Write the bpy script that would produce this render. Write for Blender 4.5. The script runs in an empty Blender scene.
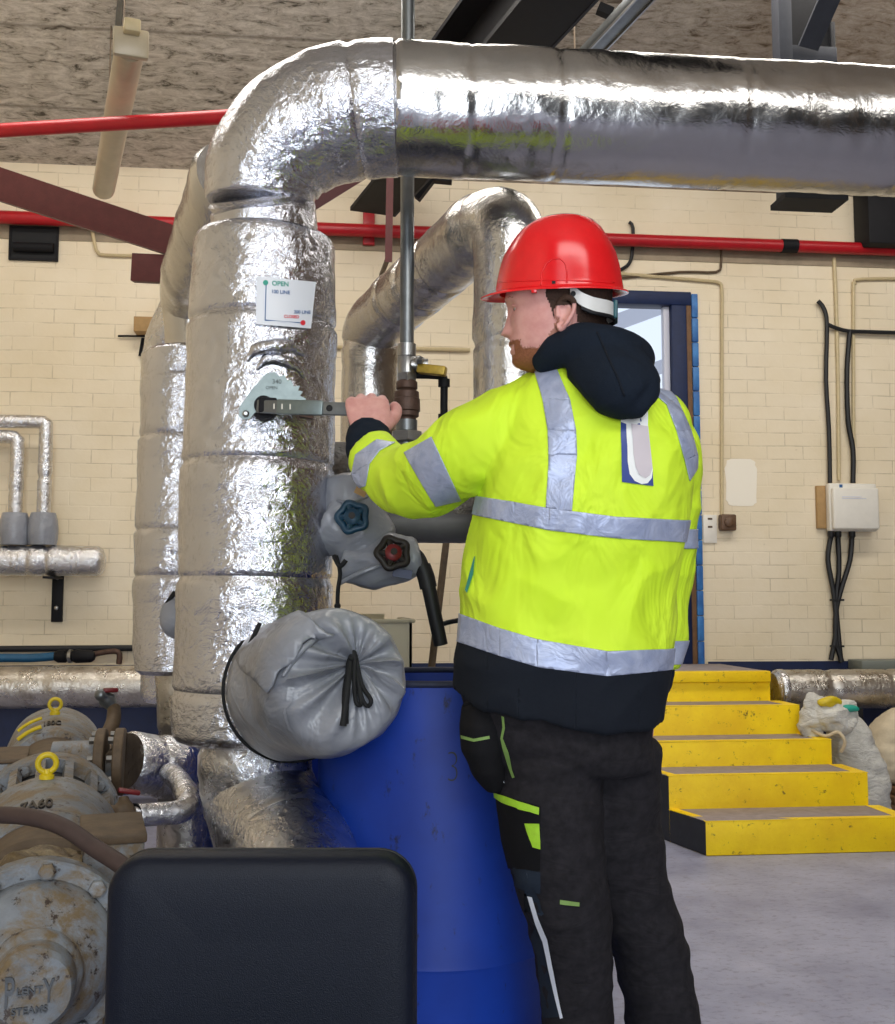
import bpy, bmesh, math, random
from mathutils import Vector, Matrix, noise
from mathutils.bvhtree import BVHTree
random.seed(7)
S = bpy.context.scene
COL = S.collection

# ---------------------------------------------------------------- camera
FPX = 1100.0
CAMP = Vector((0.0, 0.0, 1.07))
YAW = math.radians(6.0)
PIT = math.atan((605 - 512) / FPX)
FW = Vector((math.sin(YAW) * math.cos(PIT), math.cos(YAW) * math.cos(PIT), math.sin(PIT)))
RT = Vector((math.cos(YAW), -math.sin(YAW), 0))
UP = RT.cross(FW)
cd = bpy.data.cameras.new('camera')
cam = bpy.data.objects.new('camera', cd)
COL.objects.link(cam)
cam.matrix_world = Matrix(((RT.x, UP.x, -FW.x, CAMP.x), (RT.y, UP.y, -FW.y, CAMP.y), (RT.z, UP.z, -FW.z, CAMP.z), (0, 0, 0, 1)))
cd.sensor_fit = 'AUTO'
cd.sensor_width = 36.0
cd.lens = FPX / 1024 * 36.0
cd.clip_start = 0.05
S.camera = cam

# ---------------------------------------------------------------- light
w = bpy.data.worlds.new('sky')
S.world = w
w.use_nodes = True
wn = w.node_tree.nodes
wl = w.node_tree.links
bg = wn['Background']
tc = wn.new('ShaderNodeTexCoord')
sep = wn.new('ShaderNodeSeparateXYZ')
rmp = wn.new('ShaderNodeValToRGB')
wl.new(tc.outputs['Generated'], sep.inputs[0])
wl.new(sep.outputs['Z'], rmp.inputs[0])
rmp.color_ramp.elements[0].position = 0.0
rmp.color_ramp.elements[0].color = (0.80, 0.86, 0.95, 1)
rmp.color_ramp.elements[1].position = 0.6
rmp.color_ramp.elements[1].color = (0.62, 0.78, 1.0, 1)
wl.new(rmp.outputs[0], bg.inputs[0])
bg.inputs[1].default_value = 1.15


def area(name, loc, aim, sx, sy, power, col):
    l = bpy.data.lights.new(name, 'AREA')
    l.shape = 'RECTANGLE'
    l.size = sx
    l.size_y = sy
    l.energy = power
    l.color = col
    o = bpy.data.objects.new(name, l)
    COL.objects.link(o)
    o.location = loc
    o.rotation_euler = (Vector(aim) - Vector(loc)).to_track_quat('-Z', 'Y').to_euler()
    return o


# an added fill brightening the back wall, then daylight: the high windows and the wide doorway behind the camera
area('back_wall_fill', (1.0, 4.5, 4.08), (1.0, 4.75, 0), 6.0, 0.7, 155, (1, 0.95, 0.87))
area('high_window', (1.6, -3.12, 4.35), (1.6, 2.0, 2.6), 5.0, 1.3, 150, (1, 0.96, 0.89))
area('wide_doorway', (-0.1, -3.1, 1.45), (-0.1, 3.0, 1.35), 1.7, 2.7, 118, (0.86, 0.93, 1))

vs = S.view_settings
vs.view_transform = 'Standard'
vs.look = 'None'
vs.gamma = 1.0
vs.use_curve_mapping = False
vs.exposure = 0.0
S.cycles.use_denoising = True
S.cycles.max_bounces = 8


def P(px, py, d):
    return CAMP + d * (FW + RT * ((px - 447.5) / FPX) + UP * ((512 - py) / FPX))


def ray(px, py):
    return (FW + RT * ((px - 447.5) / FPX) + UP * ((512 - py) / FPX))


def at(px, py, Y):
    r = ray(px, py)
    return CAMP + r * (Y / r.y)


def atz(px, py, Z):
    r = ray(px, py)
    return CAMP + r * ((Z - CAMP.z) / r.z)


def proj(p):
    v = p - CAMP
    d = v.dot(FW)
    return (447.5 + FPX * v.dot(RT) / d, 512 - FPX * v.dot(UP) / d, d)


# ---------------------------------------------------------------- materials
def hx(h):
    c = [int(h[i:i + 2], 16) / 255 for i in (0, 2, 4)]
    return tuple(x / 12.92 if x <= 0.04045 else ((x + 0.055) / 1.055) ** 2.4 for x in c) + (1,)


class NT:
    def __init__(s, name):
        s.m = bpy.data.materials.new(name)
        s.m.use_nodes = True
        s.t = s.m.node_tree
        s.b = s.t.nodes['Principled BSDF']
        s.co = None

    def n(s, typ, **kw):
        x = s.t.nodes.new('ShaderNode' + typ)
        for k, v in kw.items():
            if k in x.inputs:
                x.inputs[k].default_value = v
            else:
                setattr(x, k, v)
        return x

    def l(s, a, b):
        s.t.links.new(a, b)

    def obj(s):
        if not s.co:
            s.co = s.n('TexCoord').outputs['Object']
        return s.co

    def noise(s, scale, detail=4, rough=0.55, dist=0.0, stretch=None):
        x = s.n('TexNoise')
        x.inputs['Scale'].default_value = scale
        x.inputs['Detail'].default_value = detail
        x.inputs['Roughness'].default_value = rough
        x.inputs['Distortion'].default_value = dist
        if stretch:
            mp = s.n('Mapping')
            mp.inputs['Scale'].default_value = stretch
            s.l(s.obj(), mp.inputs[0])
            s.l(mp.outputs[0], x.inputs[0])
        else:
            s.l(s.obj(), x.inputs[0])
        return x.outputs['Fac']

    def ramp(s, fac, stops):
        r = s.n('ValToRGB')
        e = r.color_ramp.elements
        while len(e) < len(stops):
            e.new(0.5)
        for i, (p, c) in enumerate(stops):
            e[i].position = p
            e[i].color = c if len(c) == 4 else tuple(c) + (1,)
        s.l(fac, r.inputs[0])
        return r.outputs[0]

    def mix(s, fac, a, b, mode='MIX'):
        x = s.n('Mix', data_type='RGBA', blend_type=mode)
        for sock, v in ((x.inputs[0], fac), (x.inputs[6], a), (x.inputs[7], b)):
            if isinstance(v, (tuple, float, int)):
                sock.default_value = v
            else:
                s.l(v, sock)
        return x.outputs[2]

    def math(s, op, a, b=0.0):
        x = s.n('Math', operation=op)
        for sock, v in zip(x.inputs, (a, b)):
            if isinstance(v, (int, float)):
                sock.default_value = v
            else:
                s.l(v, sock)
        return x.outputs[0]

    def bump(s, h, strength, dist=0.01, prev=None):
        b = s.n('Bump')
        b.inputs['Strength'].default_value = strength
        b.inputs['Distance'].default_value = dist
        s.l(h, b.inputs['Height'])
        if prev:
            s.l(prev, b.inputs['Normal'])
        s.l(b.outputs[0], s.b.inputs['Normal'])
        return b.outputs[0]

    def col(s, c):
        if isinstance(c, tuple):
            s.b.inputs['Base Color'].default_value = c
        else:
            s.l(c, s.b.inputs['Base Color'])

    def set(s, **kw):
        for k, v in kw.items():
            k = k.replace('_', ' ')
            if isinstance(v, (int, float, tuple)):
                s.b.inputs[k].default_value = v
            else:
                s.l(v, s.b.inputs[k])
        return s


BLK = (0, 0, 0, 1)
WHT = (1, 1, 1, 1)


def plain(name, c, rough=0.5, metal=0.0, var=0.0, vscale=30, bump=0.0, bscale=200, spec=0.5):
    t = NT(name)
    c = hx(c) if isinstance(c, str) else c
    if var:
        d = tuple(x * (1 - var) for x in c[:3]) + (1,)
        t.col(t.ramp(t.noise(vscale, 5, 0.65), [(0.3, d), (0.7, c)]))
    else:
        t.col(c)
    t.set(Roughness=rough, Metallic=metal)
    t.b.inputs['Specular IOR Level'].default_value = spec
    if bump:
        t.bump(t.noise(bscale, 3), bump, 0.002)
    return t.m


def foil(name, base, rough, crinkle, fine, stretch=(1, 1, 1), dirt=None):
    t = NT(name)
    c = hx(base)
    if dirt:
        c = t.mix(t.ramp(t.noise(9, 5, 0.7), [(0.45, BLK), (0.75, WHT)]), c, hx(dirt))
    t.col(c)
    t.set(Metallic=1.0)
    t.l(t.ramp(t.noise(14, 4, 0.6), [(0.3, (rough * 0.75,) * 3), (0.7, (rough * 1.35,) * 3)]), t.b.inputs['Roughness'])
    # creases: ridged noise, fine hair wrinkles and soft dents
    a = t.noise(34, 4, 0.6, 1.6, stretch)
    ridge = t.math('ABSOLUTE', t.math('SUBTRACT', a, 0.5))
    ridge = t.ramp(ridge, [(0.0, WHT), (0.16, BLK)])
    v = t.n('TexVoronoi', feature='F1')
    v.inputs['Scale'].default_value = 46
    nn = t.n('TexNoise')
    nn.inputs['Scale'].default_value = 12
    t.l(t.obj(), nn.inputs[0])
    t.l(t.mix(0.12, t.obj(), nn.outputs['Color']), v.inputs['Vector'])
    b1 = t.bump(t.noise(7, 2, 0.5), crinkle * 0.6, 0.03)
    b2 = t.bump(ridge, crinkle, 0.006, b1)
    b3 = t.bump(v.outputs['Distance'], crinkle * 0.8, 0.008, b2)
    t.bump(t.noise(150, 3, 0.6, 0.8, stretch), fine, 0.003, b3)
    return t.m


M = {}
M['foil'] = foil('crinkled_foil', 'D0D1D8', 0.13, 0.27, 0.16, (1, 1, 1.2))
M['foil_smooth'] = foil('smooth_foil', 'C6C4C2', 0.19, 0.14, 0.1)
M['foil_header'] = foil('drawn_foil', 'C2C0BE', 0.2, 0.075, 0.05)
M['foil_dull'] = foil('dull_foil', 'CFCAC2', 0.28, 0.2, 0.12, dirt='9A8E7C')
M['foil_small'] = foil('foil_wrap', 'DADADD', 0.25, 0.3, 0.2)
M['foil_grey'] = foil('grey_dusty_foil', '77736F', 0.42, 0.3, 0.3, dirt='3F3B38')

# cream painted brick
t = NT('cream_painted_brick')
mp = t.n('Mapping')
mp.inputs['Rotation'].default_value = (math.radians(90), 0, 0)
t.l(t.obj(), mp.inputs[0])
bt = t.n('TexBrick')
bt.inputs['Scale'].default_value = 1.0
bt.inputs['Brick Width'].default_value = 0.232
bt.inputs['Row Height'].default_value = 0.082
bt.inputs['Mortar Size'].default_value = 0.0045
bt.inputs['Mortar Smooth'].default_value = 0.6
sx = t.n('SeparateXYZ')
cx = t.n('CombineXYZ')
t.l(t.obj(), sx.inputs[0])
nz = t.n('TexNoise')
nz.inputs['Scale'].default_value = 3.0
t.l(t.obj(), nz.inputs[0])
t.l(sx.outputs['X'], cx.inputs['X'])
t.l(t.math('ADD', sx.outputs['Z'], t.math('MULTIPLY', t.math('SUBTRACT', nz.outputs['Fac'], 0.5), 0.012)), cx.inputs['Y'])
t.l(cx.outputs[0], bt.inputs['Vector'])
base = t.ramp(t.noise(1.6, 5, 0.6), [(0.3, hx('E2D2B2')), (0.7, hx('EEE1C8'))])
mmask = t.math('MULTIPLY', bt.outputs['Fac'], t.ramp(t.noise(5, 4, 0.7), [(0.42, BLK), (0.66, WHT)]))
c = t.mix(t.math('MULTIPLY', mmask, 0.42), base, hx('8A7752'))
spk = t.ramp(t.noise(24, 3, 0.6), [(0.70, BLK), (0.76, WHT)])
c = t.mix(t.math('MULTIPLY', spk, 0.35), c, hx('8B7A5C'))
t.col(c)
t.set(Roughness=0.6)
b1 = t.bump(t.math('SUBTRACT', 1.0, bt.outputs['Fac']), 0.3, 0.005)
t.bump(t.noise(45, 4, 0.6), 0.25, 0.004, b1)
M['brick'] = t.m

# weathered roof boards
t = NT('weathered_roof_boards')
c = t.ramp(t.noise(14, 8, 0.78, 0.6, (0.6, 1.5, 1)), [(0.36, hx('565045')), (0.46, hx('B6AFA3')), (0.62, hx('DED8CE'))])
sy = t.n('SeparateXYZ')
t.l(t.obj(), sy.inputs[0])
wrm = t.ramp(t.math('ADD', sy.outputs['X'], t.noise(2.0, 3)), [(1.7 / 4, BLK), (1.0, WHT)])
sc = t.n('MapRange')
sc.inputs['From Min'].default_value = 0.4
sc.inputs['From Max'].default_value = 2.6
t.l(sy.outputs['X'], sc.inputs['Value'])
c = t.mix(t.math('MULTIPLY', sc.outputs[0], 0.45), c, hx('7C5B33'))
joint = t.math('PINGPONG', sy.outputs['Y'], 0.3)
jl = t.ramp(joint, [(0.0, WHT), (0.02, BLK)])
c = t.mix(t.math('MULTIPLY', jl, 0.6), c, hx('5B5145'))
t.col(c)
t.set(Roughness=0.9)
t.bump(t.noise(40, 6, 0.7), 0.6, 0.01)
M['roof'] = t.m

# concrete floor
t = NT('worn_concrete_floor')
c = t.ramp(t.noise(2.2, 7, 0.62), [(0.3, hx('7E8098')), (0.6, hx('A0A2B8')), (0.8, hx('B8B8CA'))])
c = t.mix(t.math('MULTIPLY', t.ramp(t.noise(26, 6, 0.8, 0, (1, 1.6, 1)), [(0.52, BLK), (0.66, WHT)]), 0.6), c, hx('66606A'))
c = t.mix(t.math('MULTIPLY', t.ramp(t.noise(17, 5, 0.7), [(0.6, BLK), (0.75, WHT)]), 0.5), c, hx('8A7A6E'))
t.col(c)
t.set(Roughness=0.5)
t.bump(t.noise(70, 5, 0.65), 0.25, 0.004)
M['floor'] = t.m

t = NT('hi_vis_yellow_cloth')
t.col(t.ramp(t.noise(6, 4, 0.6), [(0.3, (0.62, 0.9, 0.02, 1)), (0.7, (0.7, 0.95, 0.04, 1))]))
t.set(Roughness=0.75)
b1 = t.bump(t.noise(4.5, 3, 0.5, 1.6, (1.4, 1.4, 1)), 0.5, 0.05)
t.bump(t.noise(900, 2), 0.1, 0.001, b1)
M['hivis'] = t.m
t = NT('silver_reflective_tape')
t.col(t.ramp(t.noise(18, 4, 0.6, 1.0), [(0.3, hx('98A3C2')), (0.65, hx('BAC3DC'))]))
t.set(Roughness=0.42, Metallic=0.25)
t.bump(t.noise(22, 3, 0.6, 1.5), 0.35, 0.01)
M['reflect'] = t.m
M['logo_blue'] = plain('logo_blue_print', '3B4E92', 0.5)
M['logo_grey'] = plain('logo_pale_print', 'CFC6CB', 0.5)
M['logo_white'] = plain('logo_white_print', 'F2F4F2', 0.5)
M['navy'] = plain('navy_black_fleece', '1C2430', 0.95, 0, 0.25, 300, 0.3, 500, 0.15)
M['navy_hem'] = plain('black_hem_cloth', '191E27', 0.9, 0, 0.2, 200, 0.15, 700, 0.2)
t = NT('black_work_trouser_cloth')
t.col(t.ramp(t.noise(60, 4, 0.6), [(0.3, hx('1C1B1E')), (0.7, hx('29272B'))]))
t.set(Roughness=0.9)
t.b.inputs['Specular IOR Level'].default_value = 0.2
b1 = t.bump(t.noise(6, 3, 0.55, 1.2, (1, 1, 2.4)), 0.22, 0.05)
t.bump(t.noise(700, 2), 0.15, 0.001, b1)
M['trouser'] = t.m
M['pocket'] = plain('black_pocket_cloth', '141417', 0.85, 0, 0.3, 60, 0.2, 500, 0.2)
M['knee'] = plain('slate_knee_cloth', '252E3B', 0.85, 0, 0.2, 60, 0.2, 500, 0.2)
M['lime'] = plain('lime_trim', 'A4D630', 0.6, 0, 0.2, 80)
M['lime_dull'] = plain('dull_lime_trim', '7FA054', 0.6, 0, 0.2, 80)
M['white_trim'] = plain('white_trim', 'DADFEA', 0.5)
t = NT('skin')
t.col(t.ramp(t.noise(35, 4, 0.6), [(0.3, hx('CC8F88')), (0.7, hx('DDA89F'))]))
t.set(Roughness=0.5)
t.b.inputs['Subsurface Weight'].default_value = 0.15
t.b.inputs['Subsurface Radius'].default_value = (0.012, 0.005, 0.003)
t.bump(t.noise(220, 3), 0.12, 0.001)
M['skin'] = t.m
M['hair'] = plain('short_brown_hair', '4A362C', 0.8, 0, 0.5, 260, 0.6, 420, 0.3)
M['beard'] = plain('ginger_beard', '9C6348', 0.8, 0, 0.35, 300, 0.5, 420, 0.3)
M['stubble'] = plain('fine_stubble', 'B5806F', 0.7, 0, 0.2, 350, 0.3, 420, 0.3)
M['eye'] = plain('eye_white', 'D9D3CC', 0.2)
M['iris'] = plain('eye_iris', '2C3A40', 0.2)
M['helmet'] = plain('glossy_red_plastic', (0.78, 0.012, 0.016, 1), 0.2, 0, 0.1, 40)
M['white_plastic'] = plain('white_plastic', 'D5D5D2', 0.4)
M['teal'] = plain('teal_plastic', '23565E', 0.4)
M['black'] = plain('black_rubber', '15161A', 0.55, 0, 0.3, 50)
M['black_steel'] = plain('black_painted_steel', '1A1A1E', 0.6, 0, 0.3, 20, spec=.2)
M['grey_steel'] = plain('grey_painted_steel', '3A3C43', 0.6, 0, 0.2, 20, spec=.2)
M['vinyl'] = plain('black_vinyl', '0E1422', 0.45, 0, 0.2, 120, 0.3, 600, 0.22)
M['red'] = plain('red_pipe_paint', 'B5121F', 0.38, 0, 0.2, 16)
M['maroon'] = plain('maroon_paint', '5E2A2A', 0.55, 0, 0.25, 24, 0.3, 120)
M['galv'] = plain('galvanised_steel', '7E8284', 0.36, 0.8, 0.25, 20)
M['steel'] = plain('bare_steel', 'A9A9A8', 0.3, 0.95, 0.2, 40)
M['rust'] = plain('rusty_bronze', '5E473C', 0.55, 0.35, 0.45, 50, 0.5, 150)
M['brass'] = plain('yellowed_brass', 'B89A3C', 0.4, 0.4, 0.3, 60)
M['plate'] = plain('zinc_plate', '7C8786', 0.38, 0.7, 0.25, 26)
M['sticker'] = plain('pale_label_sheet', 'DFE3EA', 0.35)
M['ink_green'] = plain('green_print', '1E9A86', 0.5)
M['ink_blue'] = plain('blue_print', '2B5C93', 0.5)
M['ink_red'] = plain('red_print', 'D8303C', 0.5)
M['ink_black'] = plain('black_marker', '20262A', 0.5)
t = NT('silver_grey_coated_cloth')
t.col(t.ramp(t.noise(5, 4, 0.6), [(0.3, hx('797C84')), (0.7, hx('989BA3'))]))
t.set(Roughness=0.31)
b1 = t.bump(t.noise(9, 3, 0.55, 1.2), 0.35, 0.03)
t.bump(t.noise(800, 2), 0.1, 0.001, b1)
M['jacket_cloth'] = t.m
M['cord'] = plain('black_cord', '101114', 0.8, 0, 0.3, 200)
M['wheel_blue'] = plain('blue_valve_wheel', '16425C', 0.45, 0.1, 0.4, 60)
M['wheel_red'] = plain('red_valve_hub', '741418', 0.45, 0.1, 0.3, 60)
M['wheel_dark'] = plain('dark_iron_wheel', '2B2624', 0.5, 0.3, 0.4, 60)
t = NT('blue_drum_plastic')
c = t.ramp(t.noise(3, 4, 0.6), [(0.3, (0.002, 0.03, 0.29, 1)), (0.7, (0.003, 0.055, 0.46, 1))])
c = t.mix(t.ramp(t.noise(16, 5, 0.7, 0, (1.6, 1.6, 0.8)), [(0.62, BLK), (0.72, WHT)]), c, hx('0E1230'))
t.col(c)
t.set(Roughness=0.55)
M['drum'] = t.m
M['drum_dirty'] = plain('drum_rim_grime', '262C48', 0.6, 0, 0.5, 30)
M['liquid'] = plain('dark_liquid', '101830', 0.15)
t = NT('cloudy_plastic_tank')
t.col(hx('CFC7A8'))
t.set(Roughness=0.4)
t.b.inputs['Transmission Weight'].default_value = 0.35
M['tank'] = t.m
M['cladding'] = plain('dark_steel_cladding', '2A2E38', 0.5, 0, .2, 3)
M['dull_brick'] = plain('grimy_brick', '6B5A48', 0.7, 0, .3, 5)
t = NT('worn_yellow_paint')
c = t.ramp(t.noise(5, 5, 0.6), [(0.3, hx('EBC000')), (0.7, hx('FFDD02'))])
c = t.mix(t.ramp(t.noise(26, 5, 0.72), [(0.61, BLK), (0.70, WHT)]), c, hx('6F5A16'))
t.col(c)
t.set(Roughness=0.55)
t.bump(t.noise(50, 5, 0.7), 0.5, 0.006)
M['yellow'] = t.m
M['yellow_metal'] = plain('yellow_enamel', 'D8BE14', 0.4, 0, 0.25, 40)
M['tread'] = plain('worn_tread_concrete', '9C8F8C', 0.75, 0, 0.3, 20, 0.3, 90)
M['step_side'] = plain('black_step_paint', '20242E', 0.6, 0, 0.4, 20, 0.4, 60)
M['blue_paint'] = plain('blue_frame_paint', '14264F', 0.5, 0, 0.25, 20, spec=.3)
M['dark_blue'] = plain('dark_blue_paint', '1B2A52', 0.45, 0, 0.3, 20)
t = NT('bright_blue_painted_brick_edge')
c = t.ramp(t.noise(12, 4), [(0.35, hx('245C9E')), (0.7, hx('3D86C9'))])
t.col(c)
t.set(Roughness=0.5)
M['blue_edge'] = t.m
M['wood'] = plain('bare_timber', '7C5A3C', 0.7, 0, 0.4, 18)
M['white_paint'] = plain('white_paint', 'EDEEF2', 0.5)
M['lavender'] = plain('pale_grey_steel', 'CDCFDE', 0.5)
M['box_white'] = plain('off_white_enclosure', 'E6E2D8', 0.4, 0, 0.06, 20)
M['patch'] = plain('pale_patch', 'F1EADA', 0.6)
M['brown_box'] = plain('brown_junction_box', '6A4E38', 0.5, 0, 0.3, 40)
M['tan'] = plain('tan_board', 'B08D5C', 0.7, 0, 0.2, 30)
M['conduit'] = plain('cream_conduit', 'CDBB92', 0.5, 0, 0.15, 30)
M['cable_blue'] = plain('blue_hose', '17587E', 0.45, 0, 0.2, 30)
M['lamp_body'] = plain('yellowed_lamp_plastic', 'BCAE93', 0.3, 0, 0.2, 8)
M['void'] = plain('dark_recess', '0B0D12', 0.7)
t = NT('woven_sack')
t.col(t.ramp(t.noise(12, 5, 0.65), [(0.3, hx('B9B7B0')), (0.7, hx('DAD8D0'))]))
t.set(Roughness=0.6)
b1 = t.bump(t.noise(11, 4, 0.6, 1.5, (1, 1, 2.2)), 0.7, 0.03)
t.bump(t.noise(320, 2), 0.2, 0.001, b1)
M['sack'] = t.m
M['sack_tan'] = plain('tan_sack_cloth', 'CFC0A4', 0.8, 0, 0.2, 20, 0.4, 60)
# grimy painted iron of the pump
t = NT('grimy_grey_pump_paint')
c = t.ramp(t.noise(7, 6, 0.65), [(0.3, hx('565C63')), (0.65, hx('858A90'))])
c = t.mix(t.ramp(t.noise(13, 7, 0.75, 0.5), [(0.45, BLK), (0.6, WHT)]), c, hx('6E5E46'))
c = t.mix(t.ramp(t.noise(38, 5, 0.72), [(0.58, BLK), (0.64, WHT)]), c, hx('33261F'))
t.col(c)
t.set(Roughness=0.5)
t.bump(t.noise(40, 5, 0.7), 0.45, 0.006)
M['pump'] = t.m
t = NT('oily_brown_iron')
c = t.ramp(t.noise(16, 6, 0.72, 0.6), [(0.32, hx('2E251D')), (0.5, hx('66553B')), (0.68, hx('A39370'))])
t.col(c)
t.set(Roughness=0.45)
t.bump(t.noise(34, 6, 0.7), 0.7, 0.01)
M['oily'] = t.m
M['casting'] = plain('grimy_cast_letters', '565A60', 0.6, 0, .4, 60)
M['brown_iron'] = plain('brown_dusty_iron', '66543F', 0.65, 0, 0.5, 25, 0.4, 80)
M['hose'] = plain('brown_dusty_hose', '43332F', 0.65, 0, 0.25, 30)


# ---------------------------------------------------------------- object helpers
def setp(o, label=None, cat=None, group=None, kind=None):
    if label:
        o['label'] = label
    if cat:
        o['category'] = cat
    if group:
        o['group'] = group
    if kind:
        o['kind'] = kind
    return o


def thing(name, label, cat, loc=(0, 0, 0), group=None):
    o = bpy.data.objects.new(name, None)
    o.empty_display_size = 0.05
    COL.objects.link(o)
    o.location = loc
    return setp(o, label, cat, group)


def link(name, me, mat, parent=None, ang=40, label=None):
    o = bpy.data.objects.new(name, me)
    COL.objects.link(o)
    if mat is not None and not me.materials:
        me.materials.append(M[mat] if isinstance(mat, str) else mat)
    if parent is not None:
        o.parent = parent
        if parent.type == 'EMPTY':
            o.location = -Vector(parent.location)
    if label:
        o['label'] = label
    n = len(me.polygons)
    me.polygons.foreach_set('use_smooth', [True] * n)
    if ang < 180:
        me.set_sharp_from_angle(angle=math.radians(ang))
    return o


def mesh(vf, name='mesh'):
    if isinstance(vf, bpy.types.Mesh):
        return vf
    me = bpy.data.meshes.new(name)
    me.from_pydata([tuple(v) for v in vf[0]], [], vf[1])
    me.update()
    return me


def add(*vfs):
    V, F = [], []
    for v, f in vfs:
        o = len(V)
        V += list(v)
        F += [tuple(i + o for i in q) for q in f]
    return V, F


def loft(rings, cap=True, loop=False):
    n = len(rings[0])
    V = [p for r in rings for p in r]
    F = []
    m = len(rings)
    for i in range(m if loop else m - 1):
        a, b = i * n, ((i + 1) % m) * n
        for j in range(n):
            k = (j + 1) % n
            F.append((a + j, a + k, b + k, b + j))
    if cap and not loop:
        F.append(tuple(range(n - 1, -1, -1)))
        F.append(tuple(range((m - 1) * n, m * n)))
    return V, F


def crom(pts, vals, per):
    """Catmull-Rom resample of points and of a list of scalars."""
    out, ov = [], []
    n = len(pts)
    for i in range(n - 1):
        p0, p1, p2, p3 = pts[max(i - 1, 0)], pts[i], pts[i + 1], pts[min(i + 2, n - 1)]
        for k in range(per):
            t = k / per
            f = lambda a, b, c, d: 0.5 * ((2 * b) + (c - a) * t + (2 * a - 5 * b + 4 * c - d) * t * t + (3 * b - a - 3 * c + d) * t ** 3)
            out.append(f(p0, p1, p2, p3))
            v = [vals[max(i - 1, 0)], vals[i], vals[i + 1], vals[min(i + 2, n - 1)]]
            ov.append(f(*v))
    out.append(pts[-1].copy())
    ov.append(vals[-1])
    return out, ov


def frames(pts):
    T = []
    n = len(pts)
    for i in range(n):
        d = pts[min(i + 1, n - 1)] - pts[max(i - 1, 0)]
        T.append(d.normalized())
    a = Vector((0, 0, 1)) if abs(T[0].z) < 0.9 else Vector((1, 0, 0))
    u = T[0].cross(a).normalized()
    out = []
    for i in range(n):
        u = (u - T[i] * u.dot(T[i])).normalized()
        out.append((T[i], u, T[i].cross(u)))
    return out


def tube(pts, r, seg=12, per=1, cap=True, flat=1.0, disp=None):
    pts = [Vector(p) for p in pts]
    rs = [r] * len(pts) if isinstance(r, (int, float)) else list(r)
    if per > 1:
        pts, rs = crom(pts, rs, per)
    fr = frames(pts)
    rings = []
    for i, p in enumerate(pts):
        T, u, v = fr[i]
        ring = []
        for j in range(seg):
            a = 2 * math.pi * j / seg
            d = u * math.cos(a) + v * math.sin(a) * flat
            q = p + d * rs[i]
            if disp:
                q = q + d * disp(q)
            ring.append(q)
        rings.append(ring)
    return loft(rings, cap)


def resample(pts, rs, step):
    """Even resample of a polyline (already smooth)."""
    P2, R2, L = [pts[0]], [rs[0]], [0.0]
    tot = 0.0
    for i in range(len(pts) - 1):
        d = (pts[i + 1] - pts[i]).length
        k = max(1, int(d / step))
        for j in range(1, k + 1):
            P2.append(pts[i].lerp(pts[i + 1], j / k))
            R2.append(rs[i] + (rs[i + 1] - rs[i]) * j / k)
            L.append(tot + d * j / k)
        tot += d
    return P2, R2, L


def nz3(p, s, off=0.0):
    return noise.noise(Vector((p.x * s + off, p.y * s + off * 1.7, p.z * s - off)))


def lagged(pts, rs, per=8, seg=72, step=0.012, amp=0.004, seams=(), closed=True, tape=0.0022, rnd=0.012):
    """A lagged pipe: swept tube with soft dents, taped hoop seams and rounded ends."""
    pts = [Vector(p) for p in pts]
    rs = [rs] * len(pts) if isinstance(rs, (int, float)) else list(rs)
    if per > 1:
        pts, rs = crom(pts, rs, per)
    pts, rs, L = resample(pts, rs, step)
    fr = frames(pts)
    tot = L[-1]
    rings = []
    for i, p in enumerate(pts):
        T, u, v = fr[i]
        e = min(L[i], tot - L[i])
        rr = rs[i]
        for s in seams:
            ds = L[i] - s * tot
            if abs(ds) < 0.035:
                rr += tape
            if abs(ds + 0.035) < step * 0.75:
                rr -= tape * 2.6
        if closed and e < rnd:
            rr -= rnd - math.sqrt(max(rnd * rnd - (rnd - e) ** 2, 0))
        ring = []
        for j in range(seg):
            a = 2 * math.pi * j / seg
            d = u * math.cos(a) + v * math.sin(a)
            q = p + d * rr
            h = nz3(q, 7) * amp + nz3(q, 19, 5) * amp * 0.5 + nz3(q, 55, 9) * amp * 0.22
            ring.append(q + d * h)
        rings.append(ring)
    return loft(rings, closed)


def box(lo, hi, bev=0.0, seg=2, rot=None, org=None):
    bm = bmesh.new()
    bmesh.ops.create_cube(bm, size=1)
    lo, hi = Vector(lo), Vector(hi)
    for v in bm.verts:
        v.co = Vector([lo[i] + (v.co[i] + 0.5) * (hi[i] - lo[i]) for i in range(3)])
    if bev:
        bmesh.ops.bevel(bm, geom=bm.edges[:], offset=bev, segments=seg, profile=0.5, affect='EDGES')
    if rot is not None:
        for v in bm.verts:
            v.co = rot @ (v.co - org) + org
    return bmvf(bm)


def bmvf(bm):
    bm.verts.index_update()
    V = [v.co.copy() for v in bm.verts]
    F = [tuple(v.index for v in f.verts) for f in bm.faces]
    bm.free()
    return V, F


def obox(c, ax, ay, az, bev=0.0):
    """Box with centre c and half-axes vectors."""
    V, F = box((-1, -1, -1), (1, 1, 1))
    if bev:
        lx, ly, lz = ax.length, ay.length, az.length
        V, F = box((-lx, -ly, -lz), (lx, ly, lz), bev)
        return [c + ax.normalized() * v.x + ay.normalized() * v.y + az.normalized() * v.z for v in V], F
    return [c + ax * v.x + ay * v.y + az * v.z for v in V], F


def bar(a, b, w, h, up=Vector((0, 0, 1)), bev=0.0):
    """Rectangular bar from a to b; w across, h along up."""
    a, b = Vector(a), Vector(b)
    d = b - a
    s = d.cross(up).normalized()
    u = s.cross(d).normalized()
    return obox((a + b) / 2, d / 2, s * w / 2, u * h / 2, bev)


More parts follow.
